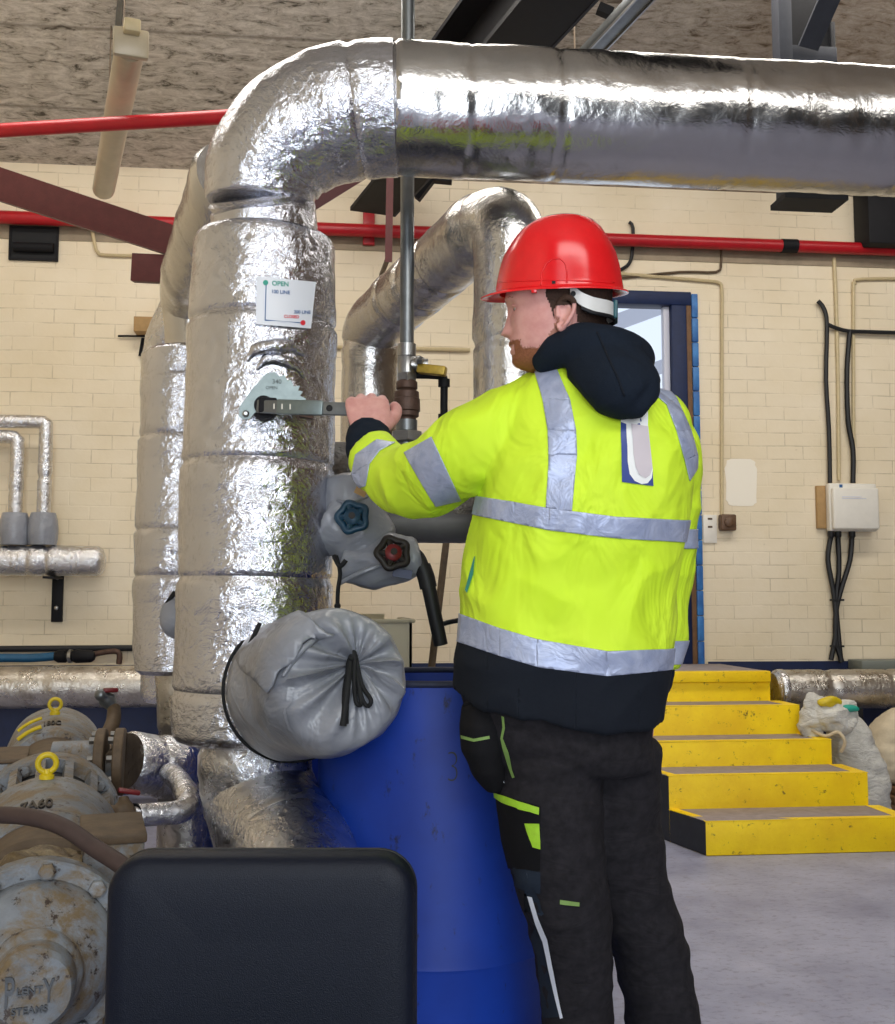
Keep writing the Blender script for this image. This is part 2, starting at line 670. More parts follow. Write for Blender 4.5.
def revolve(prof, c, axis, seg=48, cap=True, ref=None):
    """prof: list of (distance along axis, radius)."""
    axis = Vector(axis).normalized()
    a = ref or (Vector((0, 0, 1)) if abs(axis.z) < 0.9 else Vector((1, 0, 0)))
    u = axis.cross(a).normalized()
    v = axis.cross(u)
    rings = [[Vector(c) + axis * x + (u * math.cos(2 * math.pi * j / seg) + v * math.sin(2 * math.pi * j / seg)) * r for j in range(seg)] for x, r in prof]
    return loft(rings, cap)


def sphere(c, r, seg=24, rings=14, sc=(1, 1, 1), axes=None):
    ax = axes or (Vector((1, 0, 0)), Vector((0, 1, 0)), Vector((0, 0, 1)))
    R = []
    for i in range(rings + 1):
        th = math.pi * max(0.02, min(i / rings, 0.98 if i == rings else i / rings)) if 0 < i < rings else (0.02 if i == 0 else math.pi - 0.02)
        R.append([Vector(c) + (ax[0] * math.sin(th) * math.cos(2 * math.pi * j / seg) * sc[0] + ax[1] * math.sin(th) * math.sin(2 * math.pi * j / seg) * sc[1] + ax[2] * math.cos(th) * sc[2]) * r for j in range(seg)])
    return loft(R)


def prism(poly, dvec):
    """Extrude a planar polygon (list of Vectors) by dvec."""
    n = len(poly)
    V = list(poly) + [p + dvec for p in poly]
    F = [tuple(range(n - 1, -1, -1)), tuple(range(n, 2 * n))]
    for i in range(n):
        j = (i + 1) % n
        F.append((i, j, n + j, n + i))
    bm = bmesh.new()
    bv = [bm.verts.new(v) for v in V]
    for f in F:
        bm.faces.new([bv[i] for i in f])
    bmesh.ops.recalc_face_normals(bm, faces=bm.faces[:])
    return bmvf(bm)


def torus(c, axis, R, r, seg=32, rs=10):
    axis = Vector(axis).normalized()
    a = Vector((0, 0, 1)) if abs(axis.z) < 0.9 else Vector((1, 0, 0))
    u = axis.cross(a).normalized()
    v = axis.cross(u)
    rings = []
    for i in range(seg):
        t = 2 * math.pi * i / seg
        d = u * math.cos(t) + v * math.sin(t)
        rings.append([Vector(c) + d * (R + r * math.cos(2 * math.pi * j / rs)) + axis * r * math.sin(2 * math.pi * j / rs) for j in range(rs)])
    return loft(rings, loop=True)


def fused(vf, voxel, smooth=6, lam=0.5, fn=None):
    """Union of overlapping closed shapes into one continuous smooth surface."""
    me = mesh(vf)
    bm = bmesh.new()
    bm.from_mesh(me)
    bmesh.ops.recalc_face_normals(bm, faces=bm.faces[:])
    bm.to_mesh(me)
    bm.free()
    o = bpy.data.objects.new('temporary', me)
    COL.objects.link(o)
    md = o.modifiers.new('r', 'REMESH')
    md.mode = 'VOXEL'
    md.voxel_size = voxel
    sm = o.modifiers.new('s', 'SMOOTH')
    sm.factor = lam
    sm.iterations = smooth
    dg = bpy.context.evaluated_depsgraph_get()
    out = bpy.data.meshes.new_from_object(o.evaluated_get(dg))
    bpy.data.objects.remove(o)
    if fn:
        nr = [v.normal.copy() for v in out.vertices]
        for v, n in zip(out.vertices, nr):
            v.co = v.co + n * fn(v.co, n)
        out.update()
    return out


def text_mesh(body, size, depth=0.0, bold=0.0):
    cu = bpy.data.curves.new('writing', 'FONT')
    cu.body = body
    cu.size = size
    cu.extrude = depth
    cu.offset = bold
    cu.align_x = 'LEFT'
    o = bpy.data.objects.new('temporary', cu)
    COL.objects.link(o)
    dg = bpy.context.evaluated_depsgraph_get()
    me = bpy.data.meshes.new_from_object(o.evaluated_get(dg))
    bpy.data.objects.remove(o)
    V = [v.co.copy() for v in me.vertices]
    F = [tuple(p.vertices) for p in me.polygons]
    return V, F


def simple(name, vf, mat, label, cat, group=None, kind=None, ang=40):
    o = link(name, mesh(vf, name), mat, None, ang)
    return setp(o, label, cat, group, kind)


def bvh_of(me):
    bm = bmesh.new()
    bm.from_mesh(me)
    return BVHTree.FromBMesh(bm)


def drape(poly, bvh, off, name, mat, par, nx=10):
    """Printed shape laid on a surface: polygon in seen directions, triangulated on a fine grid."""
    xs = [p[0] for p in poly]
    ys = [p[1] for p in poly]
    bm = bmesh.new()
    f = bm.faces.new([bm.verts.new((x, -y, 0)) for x, y in poly])
    st_ = max(max(xs) - min(xs), max(ys) - min(ys)) / nx
    for ax_i, lo, hi in ((0, min(xs), max(xs)), (1, -max(ys), -min(ys))):
        c = lo + st_
        while c < hi:
            co = Vector((c, 0, 0)) if ax_i == 0 else Vector((0, c, 0))
            no = Vector((1, 0, 0)) if ax_i == 0 else Vector((0, 1, 0))
            bmesh.ops.bisect_plane(bm, geom=bm.verts[:] + bm.edges[:] + bm.faces[:], plane_co=co, plane_no=no)
            c += st_
    V, F = bmvf(bm)
    out = []
    for v in V:
        r = ray(v.x, -v.y).normalized()
        h = bvh.ray_cast(CAMP, r)
        if h[0] is None:
            h = bvh.find_nearest(CAMP + r * 2.05)
        n = h[1] if h[1].dot(r) < 0 else -h[1]
        out.append(h[0] + n * off)
    return link(name, mesh((out, F)), mat, par, 180)


def drape_line(pts, bvh, r_, name, mat, par, d=1.95):
    out = []
    for i in range(len(pts) - 1):
        for k in range(6):
            x = pts[i][0] + (pts[i + 1][0] - pts[i][0]) * k / 6
            y = pts[i][1] + (pts[i + 1][1] - pts[i][1]) * k / 6
            h = bvh.ray_cast(CAMP, ray(x, y).normalized())
            if h[0] is not None:
                out.append(h[0])
    return link(name, mesh(tube(out, r_, 8)), mat, par, 180)
# ================================================================ the room
YW = 6.5
XL, XR, YB, ZC = -2.6, 4.8, -3.2, 3.66
dl, dr = at(532, 450, YW).x, at(688, 450, YW).x
dt, dbm = at(600, 290, YW).z, 0.70


def struct(name, vf, mat, ang=30):
    return setp(link(name, mesh(vf, name), mat, None, ang), kind='structure')


struct('floor', box((XL - 0.2, YB, -0.12), (XR + 0.2, YW + 3.5, 0)), 'floor')
struct('wall_back', add(
    box((XL - 0.2, YW, 0), (dl, YW + 0.24, ZC)),
    box((dr, YW, 0), (XR + 0.2, YW + 0.24, ZC)),
    box((dl, YW, dt), (dr, YW + 0.24, ZC)),
    box((dl, YW, 0), (dr, YW + 0.24, dbm - 0.001))), 'brick')
def wedge(x0, x1):
    V, F = box((x0, YB, 0), (x1, YW, ZC))
    return [Vector((v.x, v.y, v.z + (YW - v.y) * .24 * (v.z > 1))) for v in V], F


struct('wall_front', add(
    box((XL, YB - .2, 0), (-.98, YB, 5.9)), box((.78, YB - .2, 0), (XR, YB, 3.65)), box((-.98, YB - .2, 2.85), (.78, YB, 3.65)), box((-.98, YB - .2, 5.05), (XR, YB, 5.9)), box((4.15, YB - .2, 3.65), (XR, YB, 5.05))), 'cladding')
struct('wall_left', wedge(XL - 0.2, XL), 'brick')
struct('wall_right', wedge(XR, XR + 0.2), 'dull_brick')
SL = 0.24


def zceil(y):
    return ZC + (YW - y) * SL


V, F = box((XL - 0.2, YB, ZC), (XR + 0.2, YW + 0.24, ZC + 0.15))
struct('ceiling', ([Vector((v.x, v.y, v.z + (YW - v.y) * SL)) for v in V], F), 'roof')
# dark blue skirting along the foot of the wall, thin grey strip laid on the wall under the fire pipe
zs = at(820, 661, YW).z
struct('baseboard_left', box((XL, YW - 0.012, 0), (dl - 0.1, YW, zs)), 'dark_blue')
struct('baseboard_right', box((dr + 0.1, YW - 0.012, 0), (XR, YW, zs)), 'dark_blue')
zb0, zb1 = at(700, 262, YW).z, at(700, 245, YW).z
struct('grey_band_1', box((XL, YW - 0.006, zb0), (XR, YW, zb1)), plain('grey_wall_band', 'A0917A', 0.7, 0, 0.3, 9))

# door frame in the back wall: blue head and posts, timber lining, bright blue brick edge
fo = setp(link('door_1', mesh(add(
    box((dl, YW - 0.02, dt - 0.085), (dr + .033, YW + 0.1, dt), 0.006),
    box((dr - 0.095, YW - 0.02, dbm), (dr, YW + 0.1, dt - 0.085), 0.006),
    box((dl, YW - 0.02, dbm), (dl + 0.095, YW + 0.1, dt - 0.085), 0.006))), 'blue_paint'), kind='structure')
link('door_lining', mesh(box((dr + 0.001, YW - 0.014, dbm), (dr + 0.032, YW - 0.001, dt - 0.08), 0.003)), 'wood', fo)
link('door_edge', mesh(add(*[box((dr + 0.034, YW - 0.02, z0), (dr + 0.075, YW - 0.001, min(z0 + 0.15, dt - 0.01)), 0.006)
     for z0 in [dbm + 0.153 * i for i in range(int((dt - dbm) / 0.153) + 1)] if z0 < dt - 0.05])), 'blue_edge', fo)
link('door_stop', mesh(box((dr - 0.135, YW + 0.02, dbm), (dr - 0.096, YW + 0.07, dt - 0.086), 0.004)), 'lavender', fo)

# what shows through the doorway: a pale lean-to roof on steel bars, open to the sky
ex = thing('porch_canopy', 'pale porch roof bars in bright daylight seen through the blue doorway', 'canopy', (1.2, 8.6, 0))
for (x0, y0, d0, x1, y1, d1, wd) in [(560, 343, 8.6, 700, 292, 9.2, 0.13), (560, 405, 8.6, 700, 352, 9.2, 0.11), (585, 425, 8.6, 700, 398, 9.2, 0.05)]:
    link('roof_bar', mesh(bar(P(x0, y0, d0), P(x1, y1, d1), 0.08, wd)), 'lavender', ex)
link('post', mesh(box((1.9, 9.0, 0), (2.0, 9.1, 2.9))), 'lavender', ex)
link('post', mesh(box((0.4, 8.5, 0), (0.5, 8.6, 2.4))), 'lavender', ex)

# ---------------------------------------------------------------- steps
Y = [4.66, 4.95, 5.22, 5.48, 5.74]
zt = [at(760, y, yy).z for y, yy in zip((820.5, 774.5, 740.5, 705.5, 671.5), Y)]
rp = [908, 866, 831, 800, 771]
lp = [703, 667, 640, 612, 585]
st = thing('concrete_steps', 'five worn concrete steps with bright yellow risers leading up to the blue doorway', 'steps', (at(780, 840, Y[0]).x, Y[0], 0))
for i in range(5):
    x0, x1 = at(lp[i], 700, Y[i]).x, at(rp[i], 700, Y[i]).x
    y1 = Y[i + 1] + 0.02 if i < 4 else YW - 0.001
    z0 = 0
    V, F = box((x0, Y[i], z0), (x1, y1, zt[i]), 0.008, 2)
    if i < 4:      # the left flank runs back to the next step
        xn = at(lp[i + 1], 700, Y[i + 1]).x
        V = [Vector((v.x - (x0 - xn), v.y, v.z)) if v.y > (Y[i] + y1) / 2 and v.x < (x0 + x1) / 2 else v for v in V]
    # worn arrises
    V = [v + Vector((0, nz3(v, 9) * 0.006, nz3(v, 9, 4) * 0.004)) for v in V]
    me = mesh((V, F))
    for m in ('yellow', 'step_side', 'tread'):
        me.materials.append(M[m])
    for p in me.polygons:
        n = p.normal
        p.material_index = 1 if n.x < -0.7 else (2 if n.z > 0.9 else 0)
    s = link('step', me, None, st, 30)
    # painted yellow borders on the treads
    e = 0.045
    if i < 4:
        bd = add(box((x0, Y[i] + 0.002, zt[i] - 0.002), (x1, Y[i] + e, zt[i] + 0.0015)),
                 box((x1 - e - 0.02, Y[i] + e, zt[i] - 0.002), (x1, y1 - 0.02, zt[i] + 0.0015)),
                 prism([Vector((x0, Y[i] + e, zt[i] - .002)), Vector((x0 + e, Y[i] + e, zt[i] - .002)), Vector((xn + e, y1 - .02, zt[i] - .002)), Vector((xn, y1 - .02, zt[i] - .002))], Vector((0, 0, .0035))))
        link('tread_border', mesh(bd), 'yellow', s)
x0, x1 = at(lp[4], 700, Y[4]).x, at(rp[4], 700, Y[4]).x
link('landing_nosing', mesh(box((x0 - 0.02, Y[4] - 0.02, zt[4] - 0.055), (x1 - 0.004, Y[4] + 0.05, zt[4] + 0.003), 0.006)), 'yellow', st)

# ---------------------------------------------------------------- pipes and fittings on the back wall
a, b = at(-60, 213.5, YW - 0.07), at(960, 252.5, YW - 0.07)
zz = (at(0, 216, YW - .07).z + at(895, 250, YW - .07).z) / 2
a.z = at(0, 217, YW - .07).z
b.z = at(895, 250, YW - .07).z
fp = thing('fire_pipe', 'long straight red pipe along the back wall above the doorway', 'pipe', a)
link('pipe', mesh(tube([a, b], 0.038, 20)), 'red', fp)
q = at(789, 245, YW - 0.07)
q.z = a.z + (b.z - a.z) * (q.x - a.x) / (b.x - a.x)
link('clamp', mesh(tube([q - Vector((0.05, 0, 0)), q + Vector((0.05, 0, 0))], 0.043, 20)), 'black_steel', fp, label='black pipe clamp')
q = at(369, 227, YW - 0.07)
link('wall_bracket', mesh(box((q.x - 0.035, YW - 0.03, at(369, 246, YW).z), (q.x + 0.035, YW - 0.001, at(369, 208, YW).z), 0.004)), 'red', fp)

p0, p1 = P(-60, 133.5, 4.66), P(690, 88, 4.25)
z = (P(0, 130, 4.6).z)
p0.z = p1.z = z + 0.0
p1 = P(225, 117, 4.44)
p0 = P(0, 130.5, 4.62)
d = p1 - p0
hp = thing('high_fire_pipe', 'red pipe crossing under the ceiling beside the unlit tube lamp', 'pipe', p0)
link('pipe', mesh(tube([p0 - d * 0.4, p1 + d * 0.9], 0.029, 20)), 'red', hp)
for k in (-0.1, 0.55):
    q = p0 + d * k
    if k < 0 or True:
        hq = q.copy()
        hq.z = zceil(q.y)
    link('hanger', mesh(tube([q + Vector((0, 0, .02)), hq], 0.005, 8)), 'black_steel', hp) if k < 0 else None

# tube lamp under the ceiling
a, b = P(131, 43, 4.15), P(103, 192, 5.7)
b.z = a.z + 0.02
tl = thing('tube_lamp', 'unlit fluorescent tube lamp with yellowed cover hanging below the ceiling', 'lamp', a)
dd = (b - a).normalized()
sd = dd.cross(Vector((0, 0, 1))).normalized()
rings = []
n = 40
for i in range(n + 1):
    t_ = i / n
    p = a.lerp(b, t_)
    e = min(t_, 1 - t_) * (b - a).length
    k = 1 if e > 0.05 else math.sqrt(max(0.05, 1 - ((0.05 - e) / 0.05) ** 2))
    rings.append([p + sd * math.cos(x) * 0.056 * k + Vector((0, 0, 1)) * math.sin(x) * (0.055 if math.sin(x) < 0 else 0.03) * k for x in [2 * math.pi * j / 24 for j in range(24)]])
link('diffuser', mesh(loft(rings)), 'lamp_body', tl)
link('body', mesh(bar(a + Vector((0, 0, .045)), b + Vector((0, 0, .045)), 0.07, 0.035, bev=.006)), 'conduit', tl)
link('end_cap', mesh(bar(a - dd * .012, a + dd * .02, 0.13, 0.11, bev=.008)), 'lamp_body', tl)
link('end_clip', mesh(add(bar(a - dd * .05 + Vector((0, 0, .05)), a + Vector((0, 0, .05)), 0.06, 0.05, bev=.006))), 'conduit', tl)
for k in (0.25, 0.8):
    q = a.lerp(b, k) + Vector((0, 0, .06))
    link('suspension_rod', mesh(tube([q, Vector((q.x, q.y, zceil(q.y)))], 0.0035, 8)), 'brown_iron', tl)
def on_ceiling(px, py):
    r = ray(px, py)
    t_ = (ZC + YW * SL - CAMP.z) / (r.z + SL * r.y)
    return CAMP + r * t_


q0, q1 = on_ceiling(124, -40), on_ceiling(107, 150)
q0.z -= .015
q1.z -= .015

simple('ceiling_conduit', tube([q0, q1], 0.016, 12), 'galv', 'thin grey conduit along the ceiling above the tube lamp', 'conduit')

# maroon bracing
br = thing('steel_brace', 'maroon angle-iron brace sloping down left of the big foil column', 'brace', P(150, 265, 4.6))
link('angle_web', mesh(bar(P(-90, 152, 4.9), P(200, 250, 4.55), 0.012, 0.125, up=UP)), 'maroon', br)
link('angle_flange', mesh(bar(P(-90, 171, 4.88), P(200, 264, 4.53), 0.085, 0.012, up=UP)), 'maroon', br)
link('bolt_head', mesh(revolve([(0, .016), (.015, .016), (.017, .008)], P(72, 214, 4.80), -FW, 6)), 'maroon', br)
link('end_plate', mesh(bar(P(133, 268, 4.58), P(262, 274, 4.55), 0.05, 0.115, up=UP, bev=.003)), 'maroon', br)
br2 = thing('steel_brace', 'maroon brace rising under the overhead foil pipe left of the thin grey pipe', 'brace', P(330, 190, 4.6))
link('angle_web', mesh(bar(P(285, 213, 4.6), P(400, 142, 4.75), 0.012, 0.11, up=UP)), 'maroon', br2)
link('gusset_plate', mesh(bar(P(235, 268, 4.56), P(300, 205, 4.6), 0.014, 0.2, up=UP)), 'maroon', br2)
mr = thing('hanger_rod', 'thin maroon steel hanger strip in front of the red wall pipe', 'rod', P(390, 190, 5.6))
link('strip', mesh(bar(P(391, 120, 5.55), P(388.5, 262, 5.55), 0.036, 0.012, up=FW)), 'maroon', mr)
link('foot', mesh(bar(P(388, 258, 5.6), P(381, 276, 5.9), 0.02, 0.02)), 'brown_iron', mr)

# black roof beams and cable tray
ib = thing('roof_girder', 'black steel roof girder running over the foil pipe to the back wall', 'girder', Vector((0.2, 5, 3.3)))
a, b = P(541, -5, 4.25), P(372, 196, 6.35)
a.z = b.z = 3.33
ext = (a - b).normalized()
a2 = a + ext * 1.8
s_ = ext.cross(Vector((0, 0, 1))).normalized()
link('bottom_flange', mesh(bar(a2, b, 0.26, 0.022)), 'black_steel', ib)
link('web', mesh(bar(a2 + Vector((0, 0, .16)), b + Vector((0, 0, .16)), 0.016, 0.3)), 'black_steel', ib)
link('top_flange', mesh(bar(a2 + Vector((0, 0, .318)), b + Vector((0, 0, .318)), 0.26, 0.022)), 'black_steel', ib)
link('flange_edge', mesh(bar(a2 + s_ * -0.135 + Vector((0, 0, .0)), b + s_ * -0.135, 0.012, 0.028)), 'grey_steel', ib)
q = P(533, 46, 4.6)
simple('pipe_clip', add(bar(P(526, 44, 4.62), P(541, 44, 4.62), 0.05, 0.09, bev=.004), tube([P(533, 44, 4.62) + Vector((0, 0, .02)), P(533, 44, 4.62) + Vector((0, 0, .2))], .008, 8)), 'red', 'small red clip under the black roof girder above the foil pipe', 'clip')
a, b = P(644, -6, 4.35), P(560, 80, 5.1)
b.z = a.z
e2 = (a - b).normalized()
tr = thing('cable_trunking', 'pale metal trunking beside the black roof girder', 'trunking', b)
link('channel', mesh(bar(a + e2 * 1.0, b - e2 * .5, 0.075, 0.05, bev=.004)), 'galv', tr)
link('lid_edge', mesh(add(bar(a + e2 + Vector((0, 0, -.027)) + s_ * .034, b - e2 * .5 + Vector((0, 0, -.027)) + s_ * .034, 0.007, 0.012), bar(a + e2 + Vector((0, 0, -.027)) - s_ * .034, b - e2 * .5 + Vector((0, 0, -.027)) - s_ * .034, 0.007, 0.012))), 'steel', tr)
link('bracket', mesh(bar(P(598, 8, 4.6), P(612, 14, 4.6), .04, .04)), 'black_steel', tr)
for k in (0.2, 0.8):
    q = a.lerp(b, k)
    link('drop_rod', mesh(tube([q + Vector((0, 0, .02)), Vector((q.x, q.y, zceil(q.y)))], .004, 8)), 'brown_iron', tr)

sp = thing('steel_hanger', 'dark steel hanger post with diagonal stay behind the right end of the overhead pipe', 'post', P(806, 100, 4.85))
D = 4.85
a, b = P(776, 205, D), P(776, -90, D)
x0 = P(774, 60, D).x
x1 = P(836, 60, D).x
yb = P(800, 60, D).y
zlo, zhi = P(800, 207, D).z, zceil(YW * 0 + P(806, 60, 4.85).y) - .005
link('left_flange', mesh(box((x0, yb - 0.05, zlo), (x0 + 0.06, yb + 0.03, zhi), .003)), 'grey_steel', sp)
link('web', mesh(box((x0 + 0.058, yb, zlo + 0.03), (x1 - 0.02, yb + 0.02, zhi))), 'black_steel', sp)
link('right_flange', mesh(box((x1 - 0.022, yb - 0.02, zlo), (x1, yb + 0.06, P(800, 20, D).z), .003)), 'black_steel', sp)
link('stay', mesh(bar(P(808, 48, D - .08), P(846, -40, D - .3), .016, .09, up=RT)), 'grey_steel', sp)
link('foot_plate', mesh(box((x0 - 0.005, yb - 0.08, zlo - 0.012), (x1 + .006, yb + .08, zlo + .012))), 'black_steel', sp)
link('splice_plate', mesh(box((x0 + .06, yb - .03, P(800, 66, D).z), (x1, yb, P(800, 48, D).z), .003)), 'grey_steel', sp)
q0, q1 = at(868, 200, YW - .2), at(960, 246, YW - .2)
simple('dark_bracket', box((q0.x, YW - 0.2, q1.z), (q1.x, YW - 0.001, q0.z + 0.25), .01), 'black_steel', 'dark steel block on the wall at the upper right above the red pipe', 'bracket')
simple('angle_bracket', add(bar(P(417, 199, 6.3), P(434, 177, 6.3), .05, .035), bar(P(430, 178, 6.3), P(452, 180, 6.3), .06, .04)), 'black_steel', 'small black angle bracket high on the wall right of the thin grey pipe', 'bracket')

# wall recess with a pipe stub inside
x0, x1 = at(12, 240, YW).x, at(57, 240, YW).x
z0, z1 = at(30, 259, YW).z, at(30, 229, YW).z
vt = thing('wall_vent', 'square black vent opening in the brick wall under the red pipe', 'vent', ((x0 + x1) / 2, YW, z0))
link('recess', mesh(add(box((x0, YW - .012, z0), (x1, YW - .001, z1)))), 'void', vt)
link('rim', mesh(add(box((x0 - .012, YW - .02, z0 - .012), (x1 + .012, YW - .002, z0)), box((x0 - .012, YW - .02, z1), (x1 + .012, YW - .002, z1 + .012)),
                     box((x0 - .012, YW - .02, z0), (x0, YW - .002, z1)), box((x1, YW - .02, z0), (x1 + .012, YW - .002, z1)))), 'black_steel', vt)
link('flap', mesh(tube([Vector((x0 + .02, YW - .03, z0 + .06)), Vector((x1 - .01, YW - .03, z0 + .06))], .028, 14)), 'black_steel', vt)

# lagged manifold with two risers on the left wall section
d = YW - 0.16
a, b = at(-40, 558, d), at(105, 561, d)
a.z = b.z
mf = thing('wall_manifold', 'silver lagged pipe manifold with two hooked risers on the left of the brick wall', 'pipe', (at(52, 560, d).x, YW, b.z))
link('header', mesh(lagged([a, b], 0.085, 1, 40, .015, .002, (0.52, .65), rnd=.05)), 'foil_small', mf)
for (xr, yt, w_, xh, hy) in [(43, 422, .038, -40, 424), (14.5, 437, .038, -40, 440)]:
    r = w_
    c0 = at(xr, 530, d)
    tp = at(xr, yt, d)
    c1 = Vector((c0.x, d, tp.z))
    h0 = Vector((at(xh, yt, d).x, d, tp.z))
    rs = link('riser', mesh(lagged([c0, c1 + Vector((0, 0, -.05)), c1 + Vector((-.012, 0, -.012)), c1 + Vector((-.05, 0, 0)), h0], [r] * 5, 4, 28, .015, .0015, (.3,))), 'foil_small', mf)
    z0, z1 = at(xr, 545, d).z, at(xr, 513, d).z
    link('valve_muff', mesh(loft([[Vector((c0.x + math.cos(2 * math.pi * j / 24) * k * rr, d + math.sin(2 * math.pi * j / 24) * k * rr, z)) for j in range(24)] for (z, rr) in [(z0, .074), (z0 + .03, .08), ((z0 + z1) / 2, .083), (z1 - .04, .078), (z1, .066)] for k in (1 + .0 * z,)])), 'jacket_cloth', mf)
q = at(52, 570, d)
link('wall_bracket', mesh(add(box((q.x - .03, YW - .03, at(52, 622, YW).z), (q.x + .03, YW - .002, at(52, 566, YW).z), .003), box((q.x - .03, d - .08, b.z - .1), (q.x + .03, YW - .01, b.z - .088)))), 'black_steel', mf)
for y_ in (578, 608):
    link('bracket_bolt', mesh(revolve([(0, .012), (.012, .012), (.016, .004)], Vector((q.x, YW - .03, at(52, y_, YW).z)), (0, -1, 0), 8)), 'steel', mf)

# services along the foot of the wall
zc = at(60, 649, YW - .03).z
simple('black_cable', tube([(XL + .05, YW - .03, zc), (at(200, 649, YW).x, YW - .03, zc + .005)], .018, 10), 'black', 'long black cable clipped along the foot of the left wall', 'cable')
bh = thing('blue_hose', 'blue hose with a dark coupling lying along the foot of the left wall', 'hose', at(30, 657, 6.3))
link('hose', mesh(tube([P(-60, 660, 6.0), P(0, 658, 6.05), P(30, 658, 6.08), P(58, 656, 6.1)], .024, 14, 4)), 'cable_blue', bh)
link('coupling', mesh(revolve([(0, .026), (.02, .036), (.06, .036), (.06, .028), (.1, .03), (.12, .038), (.2, .034), (.22, .02)], P(55, 656.3, 6.1), RT, 18)), 'black_steel', bh)
link('coupling_band', mesh(revolve([(0, .038), (.018, .038)], P(69, 656.3, 6.1), RT, 18)), 'steel', bh)
link('tail_pipe', mesh(tube([P(85, 657, 6.12), P(100, 653, 6.12), P(118, 652, 6.12), P(119, 664, 6.12)], .016, 10, 4)), 'rust', bh)

yp = YW - 0.55
zpipe = at(60, 687, yp).z
simple('low_wall_pipe', lagged([(XL + .02, yp, zpipe), (at(330, 687, yp).x, yp, zpipe)], .108, 1, 48, .02, .003, (.45, .75)), 'foil_dull', 'large dull silver lagged pipe low along the wall behind the pump', 'pipe')
zpr = at(830, 689, yp).z
rp_ = thing('low_wall_pipe', 'large silver lagged pipe low along the wall right of the yellow steps', 'pipe', (at(830, 690, yp).x, yp, zpr))
link('pipe', mesh(lagged([(at(771, 687, yp).x + .01, yp, zpr), (XR - .02, yp, zpr)], .108, 1, 48, .02, .003, (.15, .3, .6), rnd=.02)), 'foil_dull', rp_)
link('pipe_collar', mesh(lagged([(at(773, 687, yp).x + .01, yp, zpr), (at(786, 687, yp).x, yp, zpr)], .112, 1, 48, .02, .002)), 'foil_small', rp_)
for xx in (at(850, 690, yp).x, XR - .6):
    link('pipe_stand', mesh(add(box((xx - .03, yp - .09, 0), (xx + .03, yp + .09, zpr - .1), .004))), 'black_steel', rp_)
simple('grey_ledge_box', box((at(862, 660, 6.3).x, 6.3, at(880, 670, 6.3).z), (at(960, 660, 6.3).x, YW - .015, at(880, 660.5, 6.3).z), .006), plain('grey_green_paint', '767B74', .6), 'grey metal tray edge on the wall above the pipe at far right', 'tray')

# electrical things right of the doorway
Yf = YW - 0.02


def wtube(pts, r, off=0.015, seg=8, per=3):
    return tube([at(x, y, YW - off) for x, y in pts], r, seg, per)


simple('conduit_run', wtube([(600, 272), (660, 277), (708, 281), (719, 283), (722, 291), (722, 340), (722, 515)], .011, .014), 'conduit', 'thin cream conduit from above the doorway down to the brown junction box', 'conduit')
simple('conduit_run', wtube([(622, 278), (680, 272), (716, 272), (721, 264), (721, 250)], .008, .012), 'brown_iron', 'thin dark conduit just above the doorway head under the red pipe', 'conduit')
simple('hook_cable', wtube([(629, 222), (633, 228), (632, 255), (627, 266), (615, 272)], .011, .02), 'black', 'short black cable hook on the wall right of the red helmet', 'cable')
simple('conduit_run', wtube([(895 + 40, 279), (862, 279), (855, 284), (853.5, 292), (853.5, 400), (853.5, 480)], .011, .014), 'conduit', 'cream conduit bending from the right edge down to the white enclosure', 'conduit')
simple('conduit_run', wtube([(834, 258), (836, 300), (838, 380), (839, 480)], .012, .014), 'conduit', 'straight cream conduit dropping from the red pipe to the white enclosure', 'conduit')
cb = thing('black_cables', 'black cables drooping from the wall into the top of the white enclosure', 'cable', at(835, 330, YW))
link('cable', mesh(wtube([(818, 301), (824, 309), (827, 326), (826, 380), (829, 430), (830, 483)], .014, .03)), 'black', cb)
link('cable', mesh(wtube([(827, 324), (836, 328), (848, 331), (870, 332), (940, 334)], .013, .032)), 'black', cb)
link('cable', mesh(wtube([(850, 330), (847, 370), (848, 420), (853, 450), (853, 483)], .016, .03)), 'black', cb)
x0, x1 = at(823, 500, YW).x, at(870, 500, YW).x
z0, z1 = at(845, 531, YW - .1).z, at(845, 483, YW - .1).z
eb = thing('electrical_enclosure', 'off-white electrical enclosure with black cables hanging below it', 'enclosure', ((x0 + x1) / 2, YW, z0))
link('case', mesh(box((x0, YW - .09, z0), (x1, YW - .03, z1), .012, 3)), 'box_white', eb)
link('cover', mesh(box((x0 + .006, YW - .13, z0 + .008), (x1 - .006, YW - .088, z1 - .03), .014, 3)), 'box_white', eb)
link('back_board', mesh(box((at(815, 500, YW).x, YW - .03, z0 + .02), (x1 - .03, YW - .002, z1 - .01), .003)), 'tan', eb)
link('warning_mark', mesh(box((x0 + .065, YW - .0915, z1 - .028), (x0 + .085, YW - .089, z1 - .008))), 'ink_blue', eb)
link('cover_line', mesh(add(box((x0 + .06, YW - .132, z1 - .09), (x1 - .12, YW - .1295, z1 - .086)), box((x0 + .06, YW - .132, z1 - .10), (x1 - .09, YW - .1295, z1 - .096)))), 'lavender', eb)
for px in (831, 838, 852):
    q = at(px, 533, YW - .06)
    link('cable_gland', mesh(revolve([(0, .02), (.03, .02), (.04, .014)], Vector((q.x, YW - .06, z0)), (0, 0, -1), 12)), 'black', eb)
lc = thing('black_cables', 'bundle of black cables from the underside of the white enclosure to the skirting', 'cable', at(838, 600, YW))
for pts in ([(831, 536), (828, 560), (834, 595), (836, 630), (831, 660)], [(838, 536), (839, 570), (836, 600), (838, 630), (841, 662)], [(852, 536), (850, 560), (841, 590), (836, 612), (836, 640), (842, 662)]):
    link('cable', mesh(wtube(pts, .016, .035, 8, 4)), 'black', lc)
